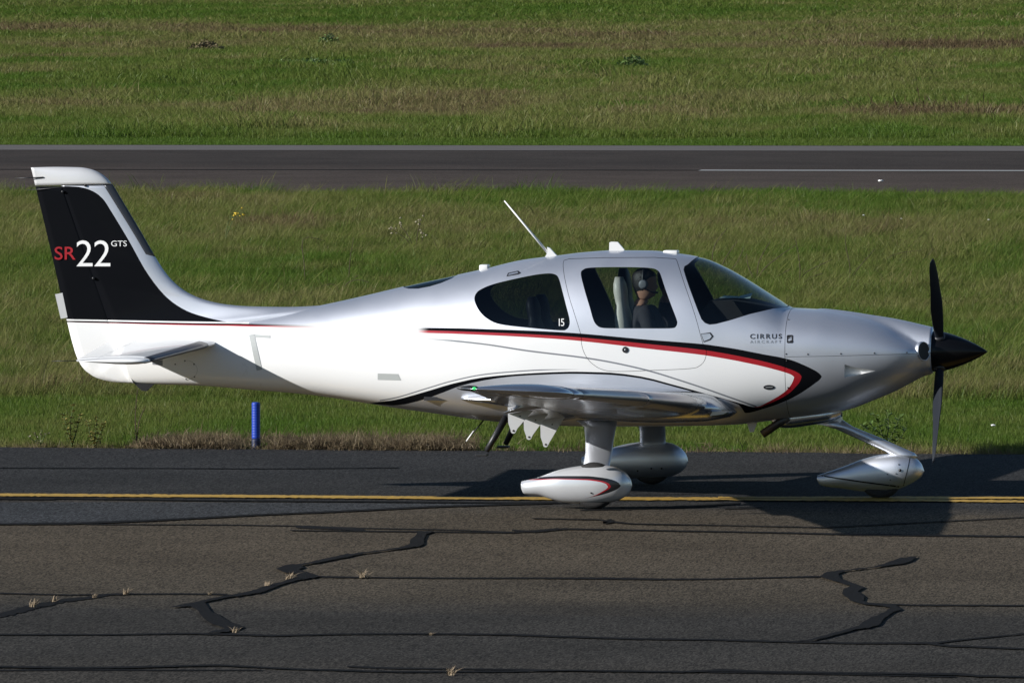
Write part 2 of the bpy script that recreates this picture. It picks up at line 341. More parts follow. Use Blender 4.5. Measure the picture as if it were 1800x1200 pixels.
patch('crack_seal', Z4([(1470,150),(1525,150),(1500,160),(1490,180),(1490,195),(1470,205),(1430,210),(1290,228),(1200,245),(1120,262),(1060,270),(1070,278),(1050,285),(1100,300),(1130,310),(1050,322),(1000,335),(960,350),(920,365),(860,375),(790,385),(720,400),(730,415),(740,430),(770,445),(810,470),(860,485),(840,495),(790,505),(730,510),(740,503),(790,492),(740,475),(715,455),(690,425),(670,415),(600,417),(640,408),(690,398),(780,378),(850,368),(900,355),(940,340),(1000,325),(1045,311),(1040,300),(1000,295),(970,283),(1010,268),(1080,262),(1150,245),(1210,232),(1300,222),(1400,208),(1440,195),(1442,180),(1462,165)], 0), .0105, 5)
patch('crack_seal', Z4([(1080,308),(1110,292),(1270,276),(1320,260),(1360,245),(1425,238),(1405,255),(1370,265),(1290,276),(1170,291),(1148,300),(1152,315),(1190,330),(1240,348),(1215,362),(1240,380),(1235,395),(1260,403),(1345,408),(1370,425),(1340,435),(1310,455),(1290,480),(1250,492),(1210,495),(1120,520),(1040,537),(1000,537),(1060,527),(1150,503),(1220,482),(1240,465),(1270,450),(1310,435),(1330,420),(1300,413),(1230,406),(1190,395),(1160,370),(1165,355),(1190,342),(1130,326),(1100,316)], 900), .0105, 6)
# the runway beyond
RA, RB = uv(0, 341), uv(1800, 339.5); RC, RD_ = uv(0, 254.5), uv(1800, 256.5)
rang = math.atan2((RD_[1] - RC[1]), (RD_[0] - RC[0]))
runway = obj('runway', pymesh('rw', [(-150, RA[1] + math.tan(rang) * (-150 - RA[0]), 0), (150, RA[1] + math.tan(rang) * (150 - RA[0]), 0), (150, RC[1] + math.tan(rang) * (150 - RC[0]), 0), (-150, RC[1] + math.tan(rang) * (-150 - RC[0]), 0)], [(0, 1, 2, 3)]),
             asphalt('runway_asphalt', [(80, (.072, .056, .046)), (92, (.058, .046, .039)), (96, (.040, .033, .029)), (100, (.047, .039, .034)), (112, (.046, .038, .033))], .6, .3), None, False)
runway.location = tuple(ORG); runway.rotation_euler = (0, 0, YAW); tag(runway, kind='structure')
def rstrip(name, ua, ub, y_far, y_near, mat, z):
    # along the runway, between two sight lines at the photo's left edge
    a, c = uv(0, y_far), uv(0, y_near); t = math.tan(rang)
    v = [(u_, q[1] + t * (u_ - q[0]), z) for u_, q in ((ua, c), (ub, c), (ub, a), (ua, a))]
    return obj(name, pymesh(name, v, [(0, 1, 2, 3)]), mat, runway, False)
M['concrete'] = simple('runway_edge_concrete', (.092, .078, .070), .9, var=.3, bscale=1.5)
rstrip('edge_strip', -150, 150, 255.5, 264, M['concrete'], .006)
rstrip('edge_line', uv(1231, 299.7)[0], 150, 297.6, 299.0, M['whitepaint'], .006)
rstrip('paving_joint', -150, 150, 297.7, 298.6, M['bitumen'], .005)

# ------------------------------------------------------------------ meadow grass (far too many blades to count)
def blades(n, rad, h0, h1, wd, lean, seed, heads=False, bend=.5):
    rr = np.random.default_rng(seed); V, Fc = [], []
    for i in range(n):
        a = rr.uniform(0, 2 * math.pi); q = rad * math.sqrt(rr.uniform()); bx, by = q * math.cos(a), q * math.sin(a)
        h = rr.uniform(h0, h1); d = rr.uniform(0, 2 * math.pi); l = abs(rr.normal(0, bend)) * h; lx, ly = math.cos(d) * l + lean * h, math.sin(d) * l + .15 * lean * h
        f = rr.uniform(0, math.pi); wx, wy = math.cos(f) * wd / 2, math.sin(f) * wd / 2; b0 = len(V)
        lv = ((0, 1), (.4, .85), (.75, .55)) if not heads else ((0, .5), (.55, .4), (.8, 1.5))
        for t, ww in lv:
            x, y, z = bx + lx * t * t, by + ly * t * t, h * t * (1 - .12 * t)
            V += [(x - wx * ww, y - wy * ww, z), (x + wx * ww, y + wy * ww, z)]
        V.append((bx + lx, by + ly, h * .88)); Fc += [(b0, b0+1, b0+3, b0+2), (b0+2, b0+3, b0+5, b0+4), (b0+4, b0+5, b0+6)]
    return V, Fc
def grass_mat(name, cols):
    """cols: colours from lush to dry; each clump carries its own tint"""
    m = bpy.data.materials.new(name); m.use_nodes = True; nt = m.node_tree; N = nt.nodes; L = nt.links; N.remove(N['Principled BSDF']); out = N['Material Output']
    at = N.new('ShaderNodeAttribute'); at.attribute_type = 'INSTANCER'; at.attribute_name = 'tint'
    cr = N.new('ShaderNodeValToRGB'); e = cr.color_ramp.elements
    while len(e) < len(cols): e.new(.5)
    for i, c in enumerate(cols): e[i].position = i / (len(cols) - 1); e[i].color = (*c, 1)
    ge = N.new('ShaderNodeNewGeometry'); n = N.new('ShaderNodeTexNoise'); n.inputs['Scale'].default_value = 9; n.inputs['Detail'].default_value = 3; L.new(ge.outputs['Position'], n.inputs['Vector'])
    ad = N.new('ShaderNodeMath'); ad.operation = 'MULTIPLY_ADD'; L.new(n.outputs[0], ad.inputs[0]); ad.inputs[1].default_value = .5; 
    sb = N.new('ShaderNodeMath'); sb.operation = 'SUBTRACT'; L.new(at.outputs['Fac'], sb.inputs[0]); sb.inputs[1].default_value = .25; L.new(sb.outputs[0], ad.inputs[2]); L.new(ad.outputs[0], cr.inputs[0])
    d = N.new('ShaderNodeBsdfDiffuse'); t = N.new('ShaderNodeBsdfTranslucent'); gl = N.new('ShaderNodeBsdfGlossy'); gl.inputs['Roughness'].default_value = .45
    L.new(cr.outputs[0], d.inputs[0]); L.new(cr.outputs[0], t.inputs[0]); mx = N.new('ShaderNodeMixShader'); mx.inputs[0].default_value = .42; L.new(d.outputs[0], mx.inputs[1]); L.new(t.outputs[0], mx.inputs[2])
    m2 = N.new('ShaderNodeMixShader'); m2.inputs[0].default_value = .008; L.new(mx.outputs[0], m2.inputs[1]); L.new(gl.outputs[0], m2.inputs[2]); L.new(m2.outputs[0], out.inputs[0]); return m
GREENS = [(.074, .134, .018), (.112, .152, .030), (.152, .166, .046), (.188, .180, .066), (.178, .146, .066), (.118, .082, .046)]
M['grass'] = grass_mat('meadow_grass', GREENS)
M['drygrass'] = grass_mat('dry_grass', [(.27, .215, .125), (.22, .17, .10), (.16, .12, .075), (.11, .08, .05), (.07, .05, .035)])
def clump_collection(name, specs, mat):
    c = bpy.data.collections.new(name)
    for i, s in enumerate(specs):
        V, Fc = blades(*s[:6], seed=900 + i * 7 + len(specs), **(s[6] if len(s) > 6 else {})); me = pymesh('clump', V, Fc); me.materials.append(mat); c.objects.link(bpy.data.objects.new('%s_%02d' % (name, i), me))
    return c
C_NEAR = clump_collection('near_clumps', [(60, .19, .05, .16, .0058, .10), (60, .19, .06, .19, .0054, .18), (54, .18, .07, .21, .005, .25), (50, .22, .04, .12, .0068, .05), (24, .16, .12, .30, .0042, .38), (5, .18, .24, .46, .0034, .42, dict(heads=True, bend=.25)), (22, .11, .035, .10, .014, .02)], M['grass'])
C_FAR = clump_collection('far_clumps', [(100, .62, .06, .18, .014, .10), (100, .62, .07, .22, .013, .18), (90, .58, .09, .26, .012, .22), (90, .68, .04, .12, .016, .04), (16, .5, .16, .4, .009, .3, dict(heads=True, bend=.3))], M['grass'])
C_DRY = clump_collection('dry_clumps', [(46, .17, .015, .06, .007, .2, dict(bend=2.0)), (46, .19, .02, .08, .0065, .3, dict(bend=2.2)), (20, .12, .04, .14, .005, .2, dict(bend=1.2))], M['drygrass'])
def vnoise(x, y, sc, seed):
    rr = np.random.default_rng(seed); T = rr.uniform(0, 1, (128, 128)); x, y = x / sc + 1000, y / sc + 1000; xi, yi = np.floor(x).astype(int), np.floor(y).astype(int); fx, fy = x - xi, y - yi; fx, fy = fx*fx*(3-2*fx), fy*fy*(3-2*fy)
    g_ = lambda i, j: T[i % 128, j % 128]
    return (g_(xi, yi)*(1-fx) + g_(xi+1, yi)*fx)*(1-fy) + (g_(xi, yi+1)*(1-fx) + g_(xi+1, yi+1)*fx)*fy
def fbm(x, y, sc, seed): return (vnoise(x, y, sc, seed) + .5 * vnoise(x, y, sc / 2.1, seed + 1) + .25 * vnoise(x, y, sc / 4.3, seed + 2)) / 1.75
def scatter(name, coll, P, kind, rot, scl, tint, label, cat):
    me = bpy.data.meshes.new(name); me.vertices.add(len(P)); me.vertices.foreach_set('co', np.ascontiguousarray(P, np.float32).ravel())
    def at(n, ty, arr, key='value'): a = me.attributes.new(n, ty, 'POINT'); a.data.foreach_set(key, np.ascontiguousarray(arr).ravel())
    at('kind_index', 'INT', kind.astype(np.int32)); at('rot', 'FLOAT_VECTOR', rot.astype(np.float32), 'vector'); at('scl', 'FLOAT_VECTOR', scl.astype(np.float32), 'vector'); at('tint', 'FLOAT', tint.astype(np.float32))
    o = link(bpy.data.objects.new(name, me)); ng = bpy.data.node_groups.new(name, 'GeometryNodeTree'); ng.interface.new_socket('Geometry', in_out='INPUT', socket_type='NodeSocketGeometry'); ng.interface.new_socket('Geometry', in_out='OUTPUT', socket_type='NodeSocketGeometry')
    n = ng.nodes; gi, go = n.new('NodeGroupInput'), n.new('NodeGroupOutput'); ip = n.new('GeometryNodeInstanceOnPoints'); ci = n.new('GeometryNodeCollectionInfo'); ci.inputs[0].default_value = coll; ci.inputs[1].default_value = True; ci.inputs[2].default_value = True
    def na(nm, ty): q = n.new('GeometryNodeInputNamedAttribute'); q.data_type = ty; q.inputs[0].default_value = nm; return q.outputs[0]
    l = ng.links; l.new(gi.outputs[0], ip.inputs['Points']); l.new(ci.outputs[0], ip.inputs['Instance']); ip.inputs['Pick Instance'].default_value = True
    l.new(na('kind_index', 'INT'), ip.inputs['Instance Index']); l.new(na('rot', 'FLOAT_VECTOR'), ip.inputs['Rotation']); l.new(na('scl', 'FLOAT_VECTOR'), ip.inputs['Scale']); l.new(ip.outputs[0], go.inputs[0])
    md = o.modifiers.new('scatter', 'NODES'); md.node_group = ng; tag(o, label, cat, kind='stuff'); return o
def field(n, y0, y1, margin, fn_density, power=1.0):
    """random ground points inside the view, widened to both sides"""
    Yv = (y0 ** (1 + power) + (y1 ** (1 + power) - y0 ** (1 + power)) * rng.uniform(size=n)) ** (1 / (1 + power)) if power != -1 else y0 * (y1 / y0) ** rng.uniform(size=n)
    hw_ = Yv * 900 / F_PX + margin; Xv = rng.uniform(-1, 1, n) * hw_
    keep = rng.uniform(size=n) < fn_density(Xv, Yv); return Xv[keep], Yv[keep]
def to_uv(x, y): dx, dy = x - ORG[0], y - ORG[1]; return dx * EX[0] + dy * EX[1], dx * EY[0] + dy * EY[1]
rt_ = math.tan(rang)
def meadow_near():
    x, y = field(185000, 78, 163, 8.0, lambda a, b: np.clip(90 / b, 0, 1) ** .8, -1)
    u, v = to_uv(x, y); ev = E0[1] + es * (u - E0[0]); rv = RA[1] + rt_ * (u - RA[0])
    d = v - ev; ok = (d > .10 + .35 * vnoise(u, v, .5, 5)) & (v < rv + .25 * vnoise(u, v, .8, 6)); x, y, u, v, d = (q[ok] for q in (x, y, u, v, d)); n = len(x); r_ = rng.uniform(size=n)
    big = fbm(u, v, 9, 11); fine = fbm(u, v, 1.6, 21); mown = np.clip((9.2 + 1.5 * (vnoise(u, v, 3, 8) - .5) - d) / 1.0, 0, 1); fr = np.clip((d - (rv[ok] - v)) * 0 + (4 - (rv[ok] - v)) / 4, 0, 1)
    tint = .22 + .85 * (big - .5) + .75 * (fine - .5) + .3 * (vnoise(u, v, .45, 77) - .5) + rng.normal(0, .10, n); tint = tint * (1 - mown) + mown * (.10 + .5 * (fine - .5) + .35 * (big - .5) + rng.normal(0, .06, n)); tint -= .12 * fr
    tint += .55 * np.exp(-np.maximum(d - .2, 0) / .35) * (fine > .4) + .35 * np.exp(-((d - 9.6) / .5) ** 2)
    weed = (fbm(u, v * .4, 1.0, 141) > .69) & (mown < .3); tint = np.clip(tint + .14 * weed, .0, 1)
    kind = np.where(mown > .5, np.where(r_ < .5, 0, np.where(r_ < .8, 3, 6)), np.where(r_ < .20, 0, np.where(r_ < .48, 1, np.where(r_ < .74, 2, np.where(r_ < .80, 3, np.where(r_ < .975, 4, 5))))))
    kind = np.where((kind == 5) & (tint < .3), 2, kind); sc_ = rng.uniform(.75, 1.25, n) * np.clip(.4 + d / .6, .4, 1) * np.where(mown > .5, .80, (.62 + .78 * fbm(u, v * .35, .8, 31))); sc_ = sc_ * np.where(weed, 1.3, 1.0); wd_ = np.clip(y / 85, 1, 1.25)
    rot = np.stack([rng.normal(0, .08, n), rng.normal(.02, .08, n), np.where(rng.uniform(size=n) < .6, rng.normal(0, .7, n), rng.uniform(0, 6.28, n))], 1); P = np.stack([x, y, np.full(n, -.05)], 1)
    scatter('meadow_grass', C_NEAR, P, kind, rot, np.stack([sc_ * wd_, sc_ * wd_, sc_ * 1.0], 1), tint, 'green and straw meadow grass between the taxiway and the runway', 'grass')
def meadow_far():
    x, y = field(195000, 180, 560, 22, lambda a, b: np.ones_like(a), -1); u, v = to_uv(x, y); rv = RC[1] + rt_ * (u - RC[0]); d = v - rv; ok = d > .2; x, y, u, v, d = (q[ok] for q in (x, y, u, v, d)); n = len(x); r_ = rng.uniform(size=n)
    big = fbm(u * .8, v * .35, 10, 41); fine = fbm(u, v * .5, 3.0, 51); band_ = fbm(u * .10, v, 26, 61); mown = np.clip((9 - d) / 5, 0, 1)
    tuf = fbm(u, v * .22, 1.3, 95); tint = .24 + .9 * (big - .5) + .45 * (fine - .5) + .5 * (band_ - .5) + .8 * (tuf - .5) + rng.normal(0, .09, n); zc_ = y * _c + CAM_H * _s; ppx = 900 + F_PX * x / zc_; ppy = 600 - F_PX * (y * _s - CAM_H * _c) / zc_; sg = lambda q: 1 / (1 + np.exp(-q)); nn_ = .35 + 1.3 * fbm(u, v, 6, 81)
    for (yc_, hh_, amp, m_) in ((58, 8, .45, sg((760 - ppx) / 90)), (104, 5, .34, sg((640 - ppx) / 90)), (128, 8, .24, sg((360 - ppx) / 60)), (86, 9, .45, sg((ppx - 850) / 90)), (108, 6, .34, sg((ppx - 860) / 60) * sg((1560 - ppx) / 90)), (30, 10, -.25, 1.0), (150, 12, -.22, 1.0), (205, 8, .28, sg((ppx - 380) / 80)), (192, 5, .22, sg((480 - ppx) / 60))):
        tint = tint + amp * np.exp(-((ppy - yc_) / hh_) ** 2) * m_ * nn_      # old mowing swaths and stands of dry weeds
    tint = tint * (1 - mown) + mown * (.06 + .35 * (fine - .5)); tint = np.clip(tint, 0, 1)
    weed = (fbm(u, v * .25, 2.0, 133) > .66) & (mown < .3); tint = np.where(weed, np.clip(tint + .17, 0, 1), tint)
    kind = np.where(mown > .5, np.where(r_ < .5, 0, 3), np.where(r_ < .3, 0, np.where(r_ < .6, 1, np.where(r_ < .82, 2, np.where(r_ < .95, 3, 4))))); kind = np.where((kind == 4) & (tint < .35), 1, kind)
    s_ = rng.uniform(.7, 1.2, n) * np.where(mown > .5, .55, .55 + .9 * fbm(u, v * .22, 1.1, 71)) * np.where(weed, 1.45, 1.0); wd_ = np.clip(y / 200, 1, 2.6)
    rot = np.stack([rng.normal(0, .06, n), rng.normal(0, .06, n), rng.uniform(0, 6.28, n)], 1)
    scatter('distant_meadow', C_FAR, np.stack([x, y, np.full(n, -.05)], 1), kind, rot, np.stack([s_ * wd_, s_ * wd_, s_], 1), tint, 'green and brown meadow grass beyond the runway', 'grass')
def hay():
    n = 2300; u = rng.uniform(-5.3, -2.35, n); d = np.abs(rng.normal(0, .75, n)) + .02; up_ = uv(450, 786)[0]; keep = ((np.abs(u - up_) > .2) | (d > .6)) & (d < 2.2) & (rng.uniform(size=n) < np.clip((u + 5.5) / .6, .1, 1) * np.clip((-2.2 - u) / .5, .1, 1)); keep &= rng.uniform(size=n) < np.clip(2.2 * vnoise(u * 1.0, d, .35, 91) - .35, .1, 1); u, d = u[keep], d[keep]
    n2 = 500; u2 = rng.uniform(-14, 12, n2); d2 = np.abs(rng.normal(0, .16, n2)); u, d = np.concatenate([u, u2]), np.concatenate([d, d2]); n = len(u); v = E0[1] + es * (u - E0[0]) + d
    P = np.stack([ORG[0] + EX[0] * u + EY[0] * v, ORG[1] + EX[1] * u + EY[1] * v, np.full(n, -.04) + .05 * np.exp(-d / .8) * (np.abs(u + 3.8) < 1.5)], 1)
    scatter('cut_dry_grass', C_DRY, P, rng.integers(0, 3, n), np.stack([rng.normal(0, .2, n), rng.normal(0, .2, n), rng.uniform(0, 6.28, n)], 1), np.repeat(rng.uniform(.6, 1.2, (n, 1)), 3, 1), np.clip(rng.normal(.45, .25, n), 0, 1), 'brown cut grass lying along the far taxiway edge', 'dry grass')
meadow_near(); meadow_far(); hay()
# ================================================================== the aircraft
PL = empty('light_aircraft', tuple(ORG), YAW)
tag(PL, 'silver and white single propeller light aircraft with black tail taxiing on the yellow line', 'aircraft')
def X(px, py=600, y=0.0): return loc(px, py, y)[0]

top_px = [(205,583),(240,577),(330,569),(420,560),(500,549),(581,533),(648,518),(709,503.5),(780,488),(849,473),(920,456.5),(980,449),(1030,443),(1080,440),(1142,440.5),(1188,445),(1237,453.5),(1272,468),(1307,487.5),(1342,510),(1372,529.5),(1390,540.5),(1420,542.5),(1465,545),(1535,554),(1570,559.5),(1640,575)]
bot_px = [(205,671),(240,674),(352,677.5),(442,684.5),(540,692.5),(648,708),(712,718),(779,727),(849,737),(940,745),(1030,748),(1150,748),(1290,745.5),(1360,738),(1420,732),(1465,725.5),(1500,717),(1535,703.5),(1570,689),(1605,671),(1626,660),(1640,654.5)]
cheek_px = [(205,583),(1440,543.5),(1480,548.5),(1520,556),(1560,569),(1595,588),(1622,603),(1640,612)]
def prof(l): q = [loc(*p) for p in l]; return pchip([a[0] for a in q], [a[1] for a in q])
zt_f, zb_f, zk_f = prof(top_px), prof(bot_px), prof(cheek_px)
hw_f = pchip([X(p) for p in (205,330,450,580,700,830,960,1080,1200,1300,1385,1480,1560,1600,1622,1640)],
             [.055,.13,.215,.315,.42,.53,.60,.625,.62,.60,.575,.53,.455,.385,.30,.17])
zc_f = prof([(205,628),(450,620),(650,612),(850,606),(1000,602),(1200,604),(1390,612),(1550,617),(1640,616)])
nt_f = pchip([X(p) for p in (205,600,900,1100,1250,1400,1500,1640)], [2.0,2.0,2.1,2.2,2.2,2.5,2.3,2.0])
nb_f = pchip([X(p) for p in (205,500,800,1100,1400,1550,1640)], [2.0,2.6,2.9,2.9,2.5,2.2,2.0])
X_TAIL, X_FRONT, X_CHEEK = X(212, 625), X(1640, 616), X(1440)
PHI = None
def section(x, off=0.0, n=112):
    ph = np.linspace(0, 2 * math.pi, n, endpoint=False)
    zc, a = float(zc_f(x)), float(hw_f(x)) - off
    zt = float(zt_f(x)); bt = (zt if x < X_CHEEK else float(zk_f(x))) - zc - off; bb = zc - float(zb_f(x)) - off
    s, c = np.sin(ph), np.cos(ph)
    b = np.where(s >= 0, max(bt, .01), max(bb, .01)); nn = np.where(s >= 0, float(nt_f(x)), float(nb_f(x)))
    r = ((np.abs(c) / a) ** nn + (np.abs(s) / b) ** nn) ** (-1 / nn)
    if x > X_CHEEK:
        b2 = np.where(s >= 0, zt - zc, min(bb, .19)); r2 = ((np.abs(c) / .185) ** 2.2 + (np.abs(s) / b2) ** 2.2) ** (-1 / 2.2)
        k = 0.03; h = np.clip(k - np.abs(r - r2), 0, k) / k; r = np.maximum(r, r2) + h * h * k * .25
    y, z = r * c, zc + r * s
    sh = 0.37 * max(0.0, 1 - (x - X_TAIL) / 0.9) ** 1.5          # the tail end follows the raked rudder hinge
    xx = x - sh * (z - zc)
    return np.stack([xx if hasattr(xx, '__len__') else np.full(n, xx), y, z], 1)
def body(off, xa, xb, ns, n=112):
    t = np.linspace(0, 1, ns); xs = xa + (xb - xa) * t
    extra = np.array([X(p) for p in (1384,1390,1396,1610,1618,1626,1632,1636)]); xs = np.unique(np.concatenate([xs, extra[(extra > xa) & (extra < xb)]]))
    xs = xs[np.concatenate([[True], np.diff(xs) > .004])]; xs[-1] = xb
    return loft('body', [section(x, off, n) for x in xs])
outer = body(0.0, X_TAIL, X_FRONT, 170)
bm = bmesh.new(); bm.from_mesh(outer); bmesh.ops.triangulate(bm, faces=bm.faces); OUT_BVH = BVHTree.FromBMesh(bm)
bm.normal_update(); OUT_TRI = [[v.index for v in f.verts] for f in bm.faces]; OUT_N = [v.normal.copy() for v in bm.verts]; OUT_V = [v.co.copy() for v in bm.verts]; bm.free()
def surf_normal(p):
    h = OUT_BVH.find_nearest(p)
    if h[0] is None: return None, 9
    a, b, c = OUT_TRI[h[2]]; A, B, C_ = OUT_V[a], OUT_V[b], OUT_V[c]
    n = (B - A).cross(C_ - A); ar = n.length
    if ar < 1e-12: return h[1], h[3]
    q = h[0]; wa = (C_ - B).cross(q - B).dot(n) / ar**2; wb = (A - C_).cross(q - C_).dot(n) / ar**2; wc = 1 - wa - wb
    return (OUT_N[a] * wa + OUT_N[b] * wb + OUT_N[c] * wc).normalized(), h[3]
def skin_normals(me, tol=0.0016):
    """after a cut the outer skin keeps the uncut body's smooth normals, cut edges stay sharp"""
    me.polygons.foreach_set('use_smooth', [True] * len(me.polygons)); me.update()
    vn = [surf_normal(v.co) for v in me.vertices]; out = [None] * len(me.loops)
    for p in me.polygons:
        for li in p.loop_indices:
            n, d = vn[me.loops[li].vertex_index]
            out[li] = n if (n is not None and d < tol and n.dot(p.normal) > .6) else p.normal.copy()
    me.normals_split_custom_set(out); return me
ROTI = Matrix.Rotation(-YAW, 3, 'Z')
CAM_L = ROTI @ (Vector((0, 0, CAM_H)) - Vector(ORG))
def skin(px, py):
    """point of the body skin on a line of sight, in the aircraft frame"""
    d = (ROTI @ Vector(ray(px, py))).normalized(); h = OUT_BVH.ray_cast(CAM_L, d)
    if h[0] is None:
        x, z = loc(px, py, -.05); return Vector((x, -.05, z))
    return h[0]
def sxz(px, py): p = skin(px, py); return (p.x, p.z)
def skin_y(x, z, side=-1):
    h = OUT_BVH.ray_cast(Vector((x, side * 2, z)), Vector((0, -side, 0))); return h[0].y if h[0] is not None else side * .05

# hollow cabin inside the body
def hollow(me, inner):
    bm = bmesh.new(); bm.from_mesh(inner); bmesh.ops.reverse_faces(bm, faces=bm.faces); bm.to_mesh(inner); bm.free()
    bm = bmesh.new(); bm.from_mesh(me); bm.from_mesh(inner); r = bpy.data.meshes.new('shell'); bm.to_mesh(r); bm.free(); return r
inner = body(0.03, X(690), X(1400), 70, 64)
shell = hollow(outer.copy(), inner)
glass_shell = hollow(body(0.004, X(600), X(1450), 110), body(0.009, X(601), X(1449), 110))

# --- openings, outlines on the body side
win_rear = smooth_closed([sxz(*p) for p in [(834,527),(838,514),(850,506),(870,498.5),(905,490),(940,483),(963,480.5),(975,482),(982,488.5),(988,509),(996,540),(1001,560),(1001,571),(996,578.5),(984,580.5),(930,576),(880,570),(858,561),(843,547)]], 5)
win_door = smooth_closed([sxz(*p) for p in [(1021,481),(1025,474),(1035,470.7),(1065,469.5),(1110,469.5),(1143,471),(1155,474.5),(1161,482),(1168,503),(1178,531),(1189,560),(1190.5,568),(1188,574),(1181,576.8),(1150,577.2),(1080,577),(1058,576),(1049,571.5),(1043,562),(1036,538),(1026,504)]], 5)
def zrow(l): return [sxz(*p) for p in l]
win_front = zrow([(1209,464.5),(1203,468),(1201.5,474),(1207,492),(1217,520),(1226,544),(1233,561),(1239,567.5),(1247,570.5),(1258,569.5),(1283,563),(1318,552),(1360,542),(1386,538.5)])
x0, z0 = loc(1389, 538); win_front += [(x0, z0 + .01), (x0 + .02, z0 + .4), (loc(1242, 440)[0], z0 + .9), (loc(1237, 452)[0], loc(1237, 440)[1])]
win_top = zrow([(709,504.8),(718,507.3),(735,507.2),(755,503.5),(775,497.5),(795,489)]) 
xa, za = loc(806, 482); win_top += [(xa, za), (xa + .02, za + .25), (loc(707, 490)[0], za + .2)]
door_px = [(991,458),(990,468),(993,490),(1000,520),(1010,552),(1021,588),(1022.5,605),(1028,622),(1039,637),(1057,648.5),(1083,652.5),(1150,650.5),(1213,647.5),(1230,642.5),(1239,632),(1241.5,616),(1236,605),(1221,552),(1203,499),(1190.5,460)]
def catmull(pts, n=4):
    P = [np.array(q, float) for q in pts]; out = []
    for i in range(len(P) - 1):
        p0, p1, p2, p3 = P[max(i - 1, 0)], P[i], P[i + 1], P[min(i + 2, len(P) - 1)]
        out += [.5 * ((2 * p1) + (p2 - p0) * t + (2*p0 - 5*p1 + 4*p2 - p3) * t*t + (3*p1 - p0 - 3*p2 + p3) * t**3) for t in np.linspace(0, 1, n, endpoint=False)]
    return out + [P[-1]]
door_o = [sxz(*p) for p in catmull(door_px)] + [(sxz(1188,455)[0], sxz(1188,455)[1]), (sxz(1150,452.5)[0], sxz(1150,452.5)[1]), (sxz(1060,453)[0], sxz(1060,453)[1]), (sxz(1000,455)[0], sxz(1000,455)[1])]
def grow(poly, d):
    P = [np.array(p) for p in poly]; area = sum(P[i][0]*P[(i+1)%len(P)][1]-P[(i+1)%len(P)][0]*P[i][1] for i in range(len(P))); sg = 1 if area > 0 else -1; out = []
    for i in range(len(P)):
        t = P[(i + 1) % len(P)] - P[i - 1]; t = t / (np.linalg.norm(t) + 1e-9); out.append(tuple(P[i] + sg * d * np.array([t[1], -t[0]])))
    return out
x_cowl = sxz(1380, 620)[0]
cl = [sxz(*p) for p in [(1384,627),(1450,626),(1540,623.5),(1614,621)]]; cl = [(x_cowl - .2, cl[0][1])] + cl + [(X_FRONT + .3, cl[-1][1])]
hi = 3.0
cut_upper = prism('c', [(x_cowl, hi)] + [(x_cowl, cl[0][1] + .0016)] + [(p[0], p[1] + .0016) for p in cl[1:]] + [(X_FRONT + .3, hi)], -1.2, 1.2)
cut_lower = prism('c', [(x_cowl, 0)] + [(x_cowl, cl[0][1] - .0016)] + [(p[0], p[1] - .0016) for p in cl[1:]] + [(X_FRONT + .3, 0)], -1.2, 1.2)
cut_nose = box('c', x_cowl - .0035, X_FRONT + 1, -1.5, 1.5, -1, 4)
def inlet(s):
    c = skin(1623.5, 617); n, _ = surf_normal(c); n = Vector((n.x, s * abs(n.y), n.z * .2)).normalized(); c = Vector((c.x, s * abs(c.y), c.z))
    mt_ = Matrix.Translation(c) @ n.to_track_quat('Z', 'Y').to_matrix().to_4x4()
    lip = lathe('lip', [(-.05, .066), (-.02, .082), (.002, .079), (.006, .0765), (.005, .073), (-.02, .068)], 40, 'z'); lip.transform(mt_)
    th = lathe('throat_shade', [(-.03, .070), (.003, .0735)], 32, 'z'); th.transform(mt_); return lip, th  # closed black disc painting in the shade of an uncut inlet opening
sc = [sxz(*p) for p in [(1484.5,640.5),(1484.5,663),(1500,660.5),(1539,651.5),(1500,645)]]
sy = [skin_y(*p) for p in sc]
scoop = prism('c', sc, -1.2, [sy[0] + .05, sy[1] + .05, sy[2] + .042, sy[3] - .001, sy[4] + .042])

fus = boolean(shell, [('DIFFERENCE', prism('c', win_rear, -1.2, 1.2)), ('DIFFERENCE', prism('c', win_door, -1.2, 1.2)), ('DIFFERENCE', prism('c', win_front, -1.2, 1.2)),
                      ('DIFFERENCE', prism('c', win_top, -1.2, 1.2)), ('DIFFERENCE', prism('c', grow(door_o, .0022), -1.2, -.1)), ('DIFFERENCE', cut_nose)])
door = boolean(shell, [('INTERSECT', prism('c', grow(door_o, -.0015), -1.2, -.1)), ('DIFFERENCE', prism('c', win_door, -1.2, 1.2))])
cowl_u = boolean(outer.copy(), [('INTERSECT', cut_upper)])
cowl_l = boolean(outer.copy(), [('INTERSECT', cut_lower), ('DIFFERENCE', scoop)])

